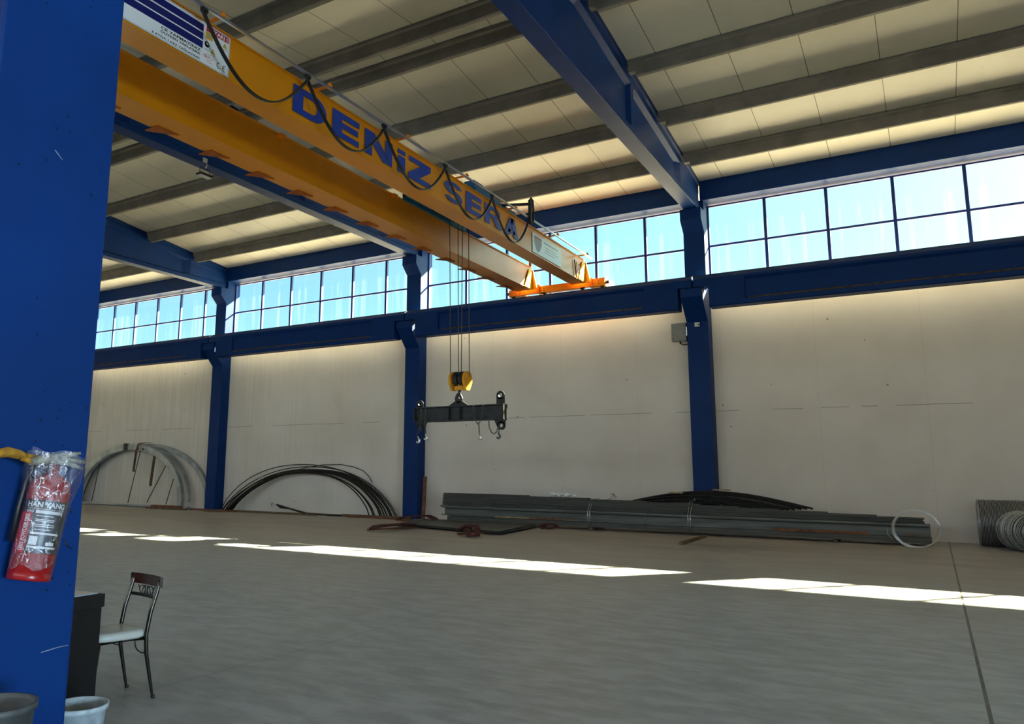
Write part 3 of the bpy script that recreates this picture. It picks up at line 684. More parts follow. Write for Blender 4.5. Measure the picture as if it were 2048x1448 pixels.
ring_plate(-10.98, 3.76, .12, .06, .02, [[(-11.32, bz1), (-10.66, bz1), (-10.88, 3.70), (-10.92, 3.68), (-11.04, 3.68), (-11.08, 3.70)]]).build('hanger_plate', 'dark', lb)
ring_plate(-9.68, 3.80, .115, .058, .03, [[(-9.795, bz1), (-9.565, bz1), (-9.567, 3.78), (-9.60, 3.735), (-9.76, 3.735), (-9.793, 3.78)]]).build('eye_plate', 'dark', lb)
ring_plate(-12.26, 3.66, .105, .05, .03, [[(-12.36, bz1), (-12.16, bz1), (-12.16, 3.62), (-12.20, 3.60), (-12.32, 3.60), (-12.36, 3.62)]]).build('eye_plate', 'dark', lb)
ring_plate(-9.66, 2.99, .115, .055, .03, [[(-9.86, bz0), (-9.545, bz0), (-9.55, 2.97), (-9.60, 3.06), (-9.72, 3.06), (-9.77, 2.95)]]).build('eye_plate', 'dark', lb)
ring_plate(-12.22, 3.0, .10, .05, .03, [[(-12.36, bz0), (-12.02, bz0), (-12.13, 2.95), (-12.17, 3.06), (-12.28, 3.06), (-12.31, 2.96)]]).build('eye_plate', 'dark', lb)
MB().box(-9.56, -9.535, HY-.13, HY+.13, bz0, bz1).build('end_plate', 'dark', lb)
def chain(label, pts, hook_at=None, bright=False, r=.012):
    # small links laid along a path
    pts = [Vector(p) for p in pts]; m = MB(); L_ = .052; segs = []
    d = 0; out_ = [pts[0]]
    for a, b in zip(pts, pts[1:]):
        n = max(1, int((b-a).length/L_)); out_ += [a.lerp(b, (k+1)/n) for k in range(n)]
    for k, (a, b) in enumerate(zip(out_, out_[1:])):
        dd = (b-a).normalized(); sd = Vector((0, 1, 0)) if k % 2 else Vector((1, 0, 0))
        sd = (sd-dd*sd.dot(dd)).normalized(); c = (a+b)/2; hl = (b-a).length*.5+.010; ring = []
        for q in range(10):
            an = 2*math.pi*q/10; ring.append(c+dd*hl*math.cos(an)+sd*.019*math.sin(an))
        m.tube(ring, .007, 5, closed=True)
    r_ = empty('lifting_chain', tuple(pts[0])); tag(r_, label, 'chain', 'chains on the lifting beam')
    m.build('chain_links', 'galv_dull', r_)
    if hook_at:
        x, z = hook_at; m = MB(); pp = [(x, HY-.14, z+.12), (x, HY-.14, z+.06)]
        for k in range(12):
            a = math.radians(90-250*k/11); pp.append((x+.05*math.cos(a), HY-.14, z-.0+.055*math.sin(a)))
        m.tube(pp, .02, 8, rs=[.016]*2+[.018+.014*math.sin(math.pi*k/11) for k in range(12)]); m.build('chain_hook', 'zinc' if bright else 'galv_dull', r_)
yc = HY-.14
chain('chain looped over the left end of the lifting beam with a bright hook', [(-12.12, yc, 3.57), (-12.14, yc, 3.1), (-12.20, yc, 2.85), (-12.26, yc, 2.80), (-12.22, yc, 2.68)], (-12.22, 2.62), True)
chain('short thin chain hanging just right of the left eye plate', [(-11.99, yc+.02, 3.57), (-11.985, yc, 3.1), (-11.975, yc, 2.78)], (-11.97, 2.70), True)
chain('chain wrapped in a V around the right half of the lifting beam', [(-10.45, yc, 3.57), (-10.40, yc, 3.2), (-10.30, yc, 3.03), (-10.27, yc, 3.06), (-10.24, yc, 3.08), (-10.16, yc, 3.30), (-10.14, yc, 3.57)], None)
chain('chain hanging down from the V with a small hook', [(-10.27, yc, 3.03), (-10.255, yc, 2.9), (-10.25, yc, 2.75)], (-10.24, 2.69), True)
chain('slack chain looping below the right eye plate', [(-9.97, yc, 3.14), (-9.95, yc, 2.95), (-9.88, yc, 2.80), (-9.80, yc, 2.76), (-9.73, yc, 2.82), (-9.69, yc, 2.93), (-9.66, yc, 2.93), (-9.66, yc, 2.78)], (-9.68, 2.70), False)

# ---------------------------------------------------------------- small fittings
fl = empty('floodlight', (-17.12, 14.3, 10.2)); tag(fl, 'small floodlight on a bent bracket fixed to the roof beam behind the crane', 'floodlight')
MB().box(-17.17, -16.95, 14.18, 14.62, 10.03, 10.09, bev=.008).build('lamp_body', 'dark', fl)
MB().box(-17.15, -16.97, 14.20, 14.60, 10.018, 10.029).build('lamp_lens', 'lens', fl)
MB().tube([(-17.06, 14.22, 10.09), (-17.06, 14.22, 10.27), (-17.06, 14.58, 10.27), (-17.06, 14.58, 10.09)], .012, 6).build('yoke', 'dark', fl)
MB().tube([(-17.06, 14.40, 10.27), (-17.08, 14.50, 10.42), (-17.20, 14.50, 10.52)], .014, 6).box(-17.24, -17.165, 14.40, 14.56, 10.50, 10.64).build('bracket', 'zinc', fl)
jb = empty('junction_box', (-6.8, 25.9, 6.1)); tag(jb, 'grey junction box fixed beside the wall column under the runway girder', 'junction box')
MB().box(-7.06, -6.58, 25.72, 25.95, 6.14, 6.74, bev=.012).build('box_body', 'grey_box', jb)
MB().box(-7.02, -6.62, 25.705, 25.72, 6.18, 6.70).build('box_lid', 'grey_box', jb)
for x in (-6.99, -6.65):
    for z in (6.22, 6.38, 6.62): MB().cyl((x, 25.695, z), (x, 25.706, z), .013, 8).build('lid_screw', 'dark', jb)
MB().tube([(-6.80, 25.8, 6.15), (-6.78, 25.78, 6.06), (-6.70, 25.78, 6.01), (-6.56, 25.8, 6.02)], .022, 8).build('cable', 'black', jb)
MB().box(-6.60, -6.5201, 25.74, 25.95, 6.3, 6.6).build('mounting_bracket', 'zinc', jb)
sc = empty('security_camera', (-6.15, 25.6, 6.6)); tag(sc, 'small white security camera on the column beside the junction box', 'camera')
MB().box(-6.25, -6.10, 25.55, 25.635, 6.54, 6.68, bev=.01).build('camera_base', 'white', sc)
MB().cyl((-6.17, 25.57, 6.62), (-6.08, 25.40, 6.57), .032, 14).build('camera_body', 'white', sc)
MB().cyl((-6.08, 25.40, 6.57), (-6.075, 25.39, 6.567), .025, 14).build('camera_lens', 'black', sc)

# ---------------------------------------------------------------- long steel bundle
def cprof(name, xa, xb, ya, yb, z0, z1, y2a, y2b, label, matn='galv', t=.012, lip=.03, up_=False):
    """channel lying on its side, flanges towards the camera (open front) or closed front"""
    m = MB(); n = 24; path = [(xa+(xb-xa)*k/n, ya+(yb-ya)*k/n, 0) for k in range(n+1)]
    r = MB()
    D_ = .16
    prof = [(0, z0), (0, z0+.004)]
    return None
def longbox(xa, xb, y0a, y0b, depth, za, zb_, h, mi=0, mb=None, n=10):
    """slightly skewed long member: front face from (xa,y0a) to (xb,y0b), bottom from za to zb_"""
    mb = mb or MB(); R = []
    for k in range(n+1):
        u = k/n; x = xa+(xb-xa)*u; y = y0a+(y0b-y0a)*u; z = za+(zb_-za)*u
        R.append([mb.b.verts.new(p) for p in ((x, y, z), (x, y+depth, z), (x, y+depth, z+h), (x, y, z+h))])
    for A, B in zip(R, R[1:]):
        for k in range(4): mb.b.faces.new((A[k], A[(k+1) % 4], B[(k+1) % 4], B[k])).material_index = mi
    mb.b.faces.new(R[0]).material_index = mi; mb.b.faces.new(R[-1][::-1]).material_index = mi
    return mb
GS = 'long steel profiles in the bundle'
def channel(xa, xb, ya, yb, za, zb_, h, d, label, matn='galv', tk=.012, dent=0):
    """C section: web at the back, flanges pointing to the camera with small lips"""
    m = MB()
    longbox(xa, xb, ya+d-tk, yb+d-tk, tk, za, zb_, h, mb=m)            # web
    longbox(xa, xb, ya, yb, d, za, zb_, tk, mb=m); longbox(xa, xb, ya, yb, d, za+h-tk, zb_+h-tk, tk, mb=m)
    longbox(xa, xb, ya, yb, tk, za+tk, zb_+tk, .03, mb=m); longbox(xa, xb, ya, yb, tk, za+h-tk-.03, zb_+h-tk-.03, .03, mb=m)
    return tag(m.build('steel_profile', matn), label, 'steel profile', GS)
XL_, XR_ = -15.12, -.17
def box_profile(xa, xb, ya, yb, za, zb_, h, d, label, matn):
    m = MB(); longbox(xa, xb, ya, yb, d, za, zb_, h, mb=m); return tag(m.build('steel_profile', matn), label, 'steel profile', GS)
# sleepers under the bundle
for i, (x, l) in enumerate(((-13.6, 'timber sleeper under the left end of the steel bundle'), (-9.4, 'timber sleeper under the steel bundle left of its middle'), (-2.4, 'timber sleeper under the right end of the steel bundle'))):
    tag(MB().box(x-.05, x+.05, 24.15, 25.3, 0, .07).build('timber_sleeper', 'wood'), l, 'timber', 'sleepers')
# the one that sticks out
tag(MB().box(-.05, .05, -1.45, 1.45, 0, .07, bev=.004).xf(Matrix.Translation((-5.62, 21.9, 0)) @ Matrix.Rotation(.04, 4, 'Z')).build('timber_sleeper', 'wood'), 'timber sleeper sticking out from under the steel bundle onto the floor', 'timber', 'sleepers')
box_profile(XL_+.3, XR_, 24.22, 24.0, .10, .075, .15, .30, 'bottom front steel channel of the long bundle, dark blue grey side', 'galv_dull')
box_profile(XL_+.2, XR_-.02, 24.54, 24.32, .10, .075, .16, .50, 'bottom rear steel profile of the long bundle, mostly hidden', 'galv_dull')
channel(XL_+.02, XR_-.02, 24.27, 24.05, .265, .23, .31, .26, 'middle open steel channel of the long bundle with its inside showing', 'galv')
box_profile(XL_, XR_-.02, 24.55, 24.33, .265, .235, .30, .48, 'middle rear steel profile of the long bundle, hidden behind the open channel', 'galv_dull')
# upper packets: nested thin sections with visible layer lines
def packet(xa, xb, ya, yb, za, zb_, h, d, n, label):
    m = MB(); hh = h/n
    for k in range(n):
        off = .012*((k*7) % 3)
        longbox(xa+.01*(k % 3), xb-.015*((k*5) % 4), ya+off, yb+off, d-off, za+k*hh+.003, zb_+k*hh+.003, hh-.006, mb=m)
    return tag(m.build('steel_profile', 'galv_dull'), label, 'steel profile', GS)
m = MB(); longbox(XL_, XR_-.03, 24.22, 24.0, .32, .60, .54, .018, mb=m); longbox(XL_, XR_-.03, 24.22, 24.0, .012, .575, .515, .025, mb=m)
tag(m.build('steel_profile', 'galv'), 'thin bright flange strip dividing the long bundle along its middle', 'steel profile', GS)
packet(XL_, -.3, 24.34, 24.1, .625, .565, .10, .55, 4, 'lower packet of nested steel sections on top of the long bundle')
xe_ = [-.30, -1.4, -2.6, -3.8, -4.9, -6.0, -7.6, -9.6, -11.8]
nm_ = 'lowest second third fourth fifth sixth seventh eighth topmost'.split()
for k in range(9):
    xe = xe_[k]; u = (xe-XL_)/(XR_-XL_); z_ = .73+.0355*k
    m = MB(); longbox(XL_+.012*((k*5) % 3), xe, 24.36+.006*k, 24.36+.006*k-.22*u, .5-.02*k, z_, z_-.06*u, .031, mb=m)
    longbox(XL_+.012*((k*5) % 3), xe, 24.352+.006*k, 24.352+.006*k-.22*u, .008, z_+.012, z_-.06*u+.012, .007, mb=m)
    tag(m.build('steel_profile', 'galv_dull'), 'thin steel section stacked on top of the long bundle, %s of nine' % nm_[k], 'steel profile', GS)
# wire ties and straps around the bundle
def tie(x, label, bright=True):
    u = (x-XL_)/(XR_-XL_); y0 = 24.21-.22*u-.012; z0 = .085-.015*u; m = MB()
    for dx in (-.035, .035):
        m.tube([(x+dx, y0+.9, z0), (x+dx, y0-.01, z0), (x+dx, y0-.01, z0+.5), (x+dx, y0+.3, z0+.9), (x+dx, y0+.9, z0+.9)], .010, 6)
    tag(m.build('wire_tie', 'zinc' if bright else 'dark'), label, 'wire tie', 'ties round the steel bundle')
tie(-9.45, 'double bright wire tie round the bundle left of the wall column')
tie(-6.28, 'double bright wire tie round the bundle in front of the wall column')
m = MB().tube([(-12.95, 24.3, 1.01), (-13.12, 24.20, .62), (-13.18, 24.16, .30), (-13.2, 24.16, .1)], .009, 6)
tag(m.build('wire_tie', 'galv'), 'thin slanting wire tie near the left end of the bundle', 'wire tie', 'ties round the steel bundle')
m = MB().tube([(-7.45, 24.25, .93), (-7.6, 24.08, .5), (-7.62, 24.08, .1)], .006, 6)
tag(m.build('wire_tie', 'galv'), 'faint thin wire tie between the two bright double ties', 'wire tie', 'ties round the steel bundle')
m = MB().tube([(-6.15, 24.3, 1.06), (-6.25, 24.24, .9), (-6.48, 24.05, .6)], .010, 6); m.tube([(-6.17, 24.28, 1.05), (-6.12, 24.25, 1.0)], .02, 6)
tag(m.build('twisted_wire', 'galv'), 'twisted loose wire end slanting in front of the wall column', 'wire')
m = MB().tube([(-8.95, 24.3, .93), (-8.75, 24.3, 1.02), (-8.70, 24.32, 1.16), (-8.80, 24.34, 1.12)], .007, 5).tube([(-8.70, 24.32, 1.16), (-8.58, 24.3, 1.04)], .007, 5).tube([(-8.7, 24.3, 1.15), (-8.63, 24.3, 1.0)], .007, 5)
tag(m.build('twisted_wire', 'dark'), 'dark loose wire end sticking up from the bundle at its middle', 'wire')
# timber strips lying in the channel
def stick(x0, x1, y, z0, z1, h, d, matn, label, name='timber_strip'):
    m = MB(); longbox(x0, x1, y, y, d, z0, z1, h, mb=m, n=3); return tag(m.build(name, matn), label, 'timber', 'timber strips in the bundle')
stick(-12.9, -11.35, 24.21, .262, .262, .05, .05, 'wood_pale', 'pale timber strip in the channel near the left end of the bundle')
stick(-11.6, -9.6, 24.20, .262, .262, .05, .04, 'wood_red', 'reddish timber strip in the channel left of the bright tie')
stick(-3.95, -1.6, 24.04, .238, .234, .07, .05, 'wood_red', 'reddish timber strip with knots in the channel at the right')
stick(-.75, -.45, 24.02, .235, .234, .05, .05, 'wood', 'short timber offcut in the channel at the right end')
# white plastic lumps
for i, (x, y, r) in enumerate(((-10.98, 24.75, .12), (-10.74, 24.78, .10), (-10.45, 24.75, .11), (-10.2, 24.75, .06))):
    m = MB(); bmesh.ops.create_icosphere(m.b, subdivisions=3, radius=r)
    rnd = random.Random(i)
    for v in m.b.verts: v.co *= 1+.22*math.sin(v.co.x*60+i)*math.cos(v.co.z*55+v.co.y*40); v.co.z *= .75; v.co.x *= 1.2
    m.xf(Matrix.Translation((x, y, 1.0+r*.55)))
    tag(m.build('plastic_scrap', 'white'), 'crumpled white plastic scrap on the steel bundle, %s' % ('leftmost and largest', 'second from the left', 'third from the left', 'small one at the right end')[i], 'plastic scrap', 'white plastic scraps')

# shallow bowed bars lying on the bundle before the column
rnd = random.Random(4)
def bow(xa, xb, za, zb_, peak, y, r, n=28, skew=0):
    P = []
    for k in range(n+1):
        u = k/n; s = math.sin(math.pi*(u**(1+skew))); z = za+(zb_-za)*u+peak*s
        P.append((xa+(xb-xa)*u, y, z))
    return P
for i in range(9):
    xa = -8.5-.05*i+rnd.uniform(-.1, .1); xb = -3.0-.16*i; zz = .86-.012*i
    P = bow(xa, xb, zz, zz-.02, .42-.030*i, 24.90+.062*(i % 3), .0)
    tag(MB().tube(P, .030, 6).build('bowed_bar', 'bar'), 'dark bowed bar on the bundle before the wall column, %s from the top' % ('first second third fourth fifth sixth seventh eighth ninth'.split()[i]), 'steel bar', 'bowed bars on the bundle')
for x0_, x1_, l in ((-7.1, -6.65, 'left'), (-5.75, -5.25, 'right')):
    tag(MB().box(x0_, x1_, 24.85, 25.0, *((1.19, 1.23) if l == 'left' else (1.305, 1.345))).build('timber_offcut', 'wood_pale'), 'small pale timber offcut on the bowed bars, %s of the column' % l, 'timber')

# wire ring leaning at the right end of the bundle
rg = empty('wire_ring', (-.45, 23.6, 0)); tag(rg, 'large loose ring of bright wire leaning against the right end of the steel bundle', 'wire ring')
rnd = random.Random(9)
for i in range(7):
    rr = .445+rnd.uniform(-.02, .03); m = MB(); P = []
    cx_ = -.48+rnd.uniform(-.02, .03); ph = rnd.uniform(0, 6)
    for k in range(48):
        a = 2*math.pi*k/48; zz = .455+rr*math.sin(a)+.01*math.sin(3*a+ph); xx = cx_+rr*1.13*math.cos(a)
        P.append((xx, 23.45+.32*(zz/.9)+.10*math.cos(a)+.012*math.sin(2*a+ph), max(.008, zz)))
    m.tube(P, .006, 5, closed=True).build('wire_turn', 'zinc', rg)
m = MB().tube([(-1.13, 23.5, .45), (-1.12, 23.45, .3), (-1.02, 23.45, .17)], .005, 5); m.build('loose_end', 'zinc', rg)

# mesh rolls at the right
def roll(label, c, axis, r_out, r_in, length, turns, gap, matn, ends=True):
    r = empty('wire_roll', tuple(c-Vector((0, 0, r_out)))); tag(r, label, 'wire roll', 'rolls of galvanised wire')
    ax = Vector(axis).normalized(); u = ax.cross(Vector((0, 0, 1))).normalized(); v = u.cross(ax)
    m = MB(); n = 40
    k0 = -length/2
    rnd = random.Random(int(r_out*1000))
    # solid core body
    for rr, off in ((r_out-.012, 0), (r_in+.012, 0)):
        A = [m.b.verts.new(c+ax*k0+(u*math.cos(2*math.pi*k/n)+v*math.sin(2*math.pi*k/n))*rr) for k in range(n)]
        B = [m.b.verts.new(c-ax*k0+(u*math.cos(2*math.pi*k/n)+v*math.sin(2*math.pi*k/n))*rr) for k in range(n)]
        for k in range(n): f = m.b.faces.new((A[k], A[(k+1) % n], B[(k+1) % n], B[k])); f.smooth = True
        if off == 0 and rr > r_in+.02: RA, RB = A, B
        else:
            for P, Q in ((RA, A), (RB, B)):
                for k in range(n): m.b.faces.new((P[k], P[(k+1) % n], Q[(k+1) % n], Q[k]))
    m.build('coil_body', 'galv_dull', r)
    m = MB(); nt_ = int(length/gap)
    for i in range(nt_+1):
        tt = k0+i*length/nt_; rr = r_out+rnd.uniform(-.008, .01)
        P = [c+ax*(tt+rnd.uniform(-.003, .003))+(u*math.cos(2*math.pi*k/30)+v*math.sin(2*math.pi*k/30))*rr for k in range(30)]
        m.tube(P, .007, 4, closed=True)
    o = m.build('wire_windings', matn, r); o['kind'] = 'stuff'
    m = MB()
    for i in range(turns):
        rr = r_in+(r_out-r_in)*i/max(1, turns-1)
        for sgn in (-1, 1):
            P = [c+ax*(sgn*(length/2+.008+.012*(i % 3)))+(u*math.cos(2*math.pi*k/36+i)+v*math.sin(2*math.pi*k/36+i))*(rr+.012*math.sin(2*k*math.pi/36+i*2)) for k in range(36)]
            m.tube(P, .007, 4, closed=True)
    o = m.build('wire_turns', matn, r); o['kind'] = 'stuff'
roll('large roll of galvanised wire lying along the wall at the right edge', Vector((2.0, 25.35, .60)), (1, 0, 0), .59, .40, 2.15, 8, .03, 'wire')
roll('smaller coil of galvanised wire in front of the large roll, open end showing', Vector((1.78, 24.0, .47)), (-.35, 1, 0), .47, .20, .75, 10, .035, 'wire')

# ---------------------------------------------------------------- bent dark bars against the wall
GB = 'bent dark bars against the wall'
spec = [(-27.9, -18.1, 2.07, .018, .9), (-27.75, -18.0, 1.98, .020, 1.0), (-27.5, -18.25, 1.86, .030, 1.0), (-27.35, -18.15, 1.84, .030, 1.03), (-27.2, -18.35, 1.82, .032, 1.0), (-27.05, -18.45, 1.80, .032, 1.02),
        (-26.9, -18.55, 1.78, .032, 1.0), (-27.1, -18.6, 1.76, .030, 1.05), (-26.8, -18.9, 1.72, .026, 1.0), (-27.0, -18.0, 1.83, .032, 1.08), (-27.3, -18.75, 1.74, .028, 1.0), (-26.95, -19.0, 1.70, .026, 1.04)]
ordn = 'outermost,second,third,fourth,fifth,sixth,seventh,eighth,ninth,tenth,eleventh,innermost'.split(',')
for i, (xa, xb, h, r, sk) in enumerate(spec):
    P = []; n = 36
    for k in range(n+1):
        u = k/n; x = xa+(xb-xa)*(1-math.cos(math.pi*u))/2 if False else xa+(xb-xa)*u
        tt = abs(2*(u**sk)-1); z = .02+(h-.02)*(1-tt**2.25)**.80
        y = 26.08-.40*(1-z/2.2)-.045*i*(1-.55*z/2.1)
        P.append((x, y, z))
    tag(MB().tube(P, r, 6).build('bent_bar', 'bar'), 'dark bent bar in the low arch against the wall, %s of its arch' % ordn[i], 'steel bar', GB)
P = [(-25.2, 25.95, 1.45), (-24.2, 25.98, 1.72), (-23, 26, 1.96), (-22.2, 26.0, 2.06), (-21.2, 26.0, 2.08), (-20.5, 26.0, 1.98), (-20.0, 26, 1.83), (-19.7, 26, 1.6), (-19.5, 25.98, 1.35)]
tag(MB().tube(P, .016, 6).build('bent_bar', 'bar'), 'single dark bar hooping above the right side of the low arch', 'steel bar', GB)
for x, z, l in ((-25.55, 1.36, 'left'), (-19.2, 1.05, 'right')):
    m = MB(); P = [(x+.10*math.cos(a), 25.78+.02*math.sin(2*a), z+.17*math.sin(a)) for a in [2*math.pi*k/16 for k in range(16)]]; m.tube(P, .008, 5, closed=True)
    tag(m.build('wire_tie', 'zinc'), 'small wire tie round the bent dark bars, %s side' % l, 'wire tie', 'ties round the bent bars')
for i in range(5):
    dy = .05*i; m = MB().tube([(-24.15+.1*i, 25.35-dy, .36-.03*i), (-23.3+.05*i, 25.35-dy, .20), (-22.4, 25.35-dy, .045), (-21.0, 25.35-dy, .03), (-19.9-.2*i, 25.35-dy, .03)], .028, 6)
    tag(m.build('kinked_bar', 'bar'), 'dark kinked bar on the floor before the low arch, %s from the wall' % ('first', 'second', 'third', 'fourth', 'fifth')[i], 'steel bar', 'kinked bars on the floor')
tag(MB().tube([(-24.35, 25.3, .30), (-24.42, 25.3, .38), (-24.33, 25.3, .42), (-24.27, 25.3, .36)], .012, 5).build('bent_hook', 'bar'), 'small bent hook at the raised end of the kinked bars', 'hook')
tag(MB().tube([(-20.9, 24.9, .02), (-20.0, 25.0, .02), (-19.0, 25.25, .02), (-18.6, 25.3, .02)], .02, 6).build('loose_bar', 'bar'), 'thin dark loose bar on the floor near the blue column', 'steel bar')

# ---------------------------------------------------------------- galvanised arches at the left
def arch(label, xc, rx, h, y, hh, d, a0=0, a1=180, matn='archzinc', zoff=.10, flat=0):
    r = empty('steel_arch', (xc, y, 0)); tag(r, label, 'steel arch', 'galvanised greenhouse arches')
    P = []; n = 56
    for k in range(n+1):
        a = math.radians(a0+(a1-a0)*k/n); P.append((xc+rx*math.cos(a), y+.12*math.sin(a), zoff+(h-zoff)*math.sin(a)**.92 if math.sin(a) > 0 else zoff))
    m = MB(); t_ = .012
    # C section swept round: web plus inner and outer flange
    web = [(-d/2, -hh/2), (-d/2+t_, -hh/2), (-d/2+t_, hh/2), (-d/2, hh/2)]
    m.sweep(P, web, (0, 1, 0)); m.sweep(P, [(-d/2, hh/2-t_), (d/2, hh/2-t_), (d/2, hh/2), (-d/2, hh/2)], (0, 1, 0)); m.sweep(P, [(-d/2, -hh/2), (d/2, -hh/2), (d/2, -hh/2+t_), (-d/2, -hh/2+t_)], (0, 1, 0))
    m.build('arch_profile', matn, r); return r, P
a1, P1 = arch('front galvanised steel arch leaning on the wall, ends on the floor', -34.5, 4.05, 2.93, 25.5, .30, .20, 0, 180)
arch('second galvanised steel arch close behind the front one', -34.45, 4.30, 3.02, 25.72, .10, .14, 3, 180)
arch('widest galvanised steel arch reaching almost to the blue column', -33.9, 4.78, 2.98, 25.93, .22, .10, 0, 180)
# coupling on the front arch
MB().box(-34.90, -34.74, 25.39, 25.62, 2.76, 3.10).build('coupling', 'galv_dull', a1)
for x, z in ((-33.75, 2.84), (-33.35, 2.80)): MB().cyl((x, 25.37, z), (x, 25.42, z), .045, 10).build('bolt_hole', 'black', a1)
for i, (p, q_) in enumerate((((-37.41, 25.9, 2.2), (-37.75, 25.8, .13)), ((-34.2, 25.9, 2.75), (-34.76, 25.8, .13)), ((-32.1, 25.9, 2.1), (-33.3, 25.8, .18)), ((-31.5, 25.9, 1.5), (-31.86, 25.8, .13)), ((-38.0, 25.9, 1.7), (-38.5, 25.8, .5)))):
    tag(MB().cyl(p, q_, .022, 8).build('strut_rod', 'galv_dull'), 'thin steel rod leaning inside the galvanised arches, %s' % ('first from the near column', 'middle one behind the hanging strap', 'slanting one right of the straps', 'shortest, at the right', 'short one beside the near column')[i], 'steel rod', 'rods inside the arches')
tag(MB().cyl((-41, 25.28, .055), (-29.6, 25.2, .055), .055, 12).build('steel_tube', 'archzinc'), 'long galvanised tube on the floor at the foot of the arches', 'steel tube', 'tubes under the arches')
tag(MB().cyl((-41, 25.46, .04), (-29.6, 25.36, .04), .04, 12).build('steel_tube', 'archzinc'), 'thinner galvanised tube behind the long tube under the arches', 'steel tube', 'tubes under the arches')
def strap(label, pts, w_, matn='brownstrap', side=(1, 0, 0)):
    return tag(MB().sweep(pts, [(-w_/2, -.008), (w_/2, -.008), (w_/2, .008), (-w_/2, .008)], side).build('lashing_strap', matn), label, 'strap', 'brown straps on the arches')
strap('brown strap hanging over the front arch at the left', [(-33.30, 25.85, 3.12), (-33.5, 25.6, 3.14), (-33.68, 25.36, 3.05), (-33.78, 25.34, 2.7), (-33.84, 25.34, 2.2), (-33.88, 25.34, 1.68)], .16)
strap('brown strap hanging free inside the arches at the right', [(-32.68, 25.62, 2.7), (-32.72, 25.62, 2.4), (-32.78, 25.6, 1.7), (-32.86, 25.6, 1.0)], .19)

# timber along the foot of the wall
TG = 'timber lying along the foot of the wall'
for i, (xa, xb, y, z, h, mt, lab) in enumerate(((-31.4, -28.6, 24.25, 0, .08, 'wood', 'weathered plank on the floor at the right foot of the arches'),
        (-31.0, -28.9, 24.25, .08, .10, 'wood_red', 'reddish plank stacked on the weathered one by the arches'), (-28.7, -25.9, 24.55, 0, .07, 'wood_red', 'dark plank in front of the blue column by the arches'),
        (-27.4, -26.2, 24.2, 0, .05, 'wood', 'short thin plank on the floor left of the low arch'), (-26.4, -21.4, 24.75, 0, .07, 'wood', 'long thin timber in front of the low arch of bent bars'),
        (-20.2, -16.9, 24.95, 0, .10, 'wood', 'timber on the floor left of the blue column behind the lifting beam'), (-19.8, -17.4, 24.7, 0, .06, 'wood_red', 'thin reddish timber in front of the column behind the lifting beam'))):
    tag(MB().box(xa, xb, y, y+.11, z, z+h, bev=.004).build('timber_plank', mt), lab, 'timber', TG)
tag(MB().box(-.065, .065, -.03, .03, 0.004, 1.62, bev=.004).xf(Matrix.Translation((-16.72, 25.55, 0.0)) @ Matrix.Rotation(.02, 4, 'Y') @ Matrix.Rotation(-.05, 4, 'X')).build('upright_plank', 'wood_red'), 'brown plank standing upright against the right side of the blue column', 'timber')

# dark sheets with red lashings
def sheet(z, c, th, label):
    m = MB(); A = [m.b.verts.new((x, y, z)) for x, y in c]; B = [m.b.verts.new((x, y, z+th)) for x, y in c]
    m.b.faces.new(A); m.b.faces.new(B[::-1])
    for k in range(4): m.b.faces.new((A[k], A[(k+1) % 4], B[(k+1) % 4], B[k]))
    tag(m.build('steel_sheet', 'sheet'), label, 'steel sheet', 'dark sheets on the floor')
sheet(.05, [(-15.1, 21.5), (-10.55, 20.15), (-11.15, 23.9), (-15.8, 23.9)], .02, 'lowest dark sheet of the stack on the floor in front of the bundle')
sheet(.072, [(-15.15, 21.55), (-10.7, 20.3), (-11.2, 23.95), (-15.85, 23.95)], .02, 'middle dark sheet of the stack on the floor')
sheet(.094, [(-15.0, 21.4), (-10.6, 20.2), (-11.3, 23.95), (-15.6, 23.98)], .018, 'top dark sheet of the stack on the floor in front of the bundle')
for i, (x, y, l, a, lab) in enumerate(((-14.35, 20.6, 2.6, 1.36, 'left'), (-11.4, 20.35, 1.5, 1.25, 'front'), (-16.3, 24.2, 1.2, .5, 'rear left'))):
    tag(MB().box(-l/2, l/2, -.05, .05, 0, .048, bev=.003).xf(Matrix.Translation((x, y, 0)) @ Matrix.Rotation(a, 4, 'Z')).build('timber_batten', 'wood_red'), 'timber batten under the %s edge of the dark sheets' % lab, 'timber', 'battens under the dark sheets')
def lash(name_label, pts, w_=.14):
    tag(MB().sweep(pts, [(-.028, -w_/2), (.028, -w_/2), (.028, w_/2), (-.028, w_/2)], (0, 0, 1)).build('red_strap', 'redstrap'), name_label, 'strap', 'dark red lashing straps')
lash('dark red strap on the batten left of the dark sheets', [(-14.20, 18.95, .08), (-14.13, 19.1, .15), (-14.05, 19.4, .17), (-14.1, 20.0, .16), (-14.2, 20.6, .15), (-14.3, 21.2, .10)], .34)
lash('dark red strap bunched on the front corner of the dark sheets', [(-11.75, 19.75, .10), (-11.4, 19.7, .26), (-11.05, 19.6, .28), (-10.85, 19.35, .20), (-10.75, 19.2, .05), (-10.95, 19.05, .03), (-11.15, 19.3, .16), (-11.3, 19.7, .20)], .16)
lash('dark red strap behind the left end of the dark sheets', [(-16.9, 24.1, .05), (-16.5, 24.05, .16), (-15.9, 24.0, .22), (-15.4, 23.9, .24), (-15.0, 23.7, .15), (-14.9, 23.5, .12)], .22)
lash('dark red strap end folded at the right end of the dark sheets', [(-11.05, 24.0, .06), (-10.8, 23.85, .14), (-10.5, 23.75, .15), (-10.35, 23.7, .08), (-10.6, 23.6, .03), (-10.9, 23.7, .04)], .14)

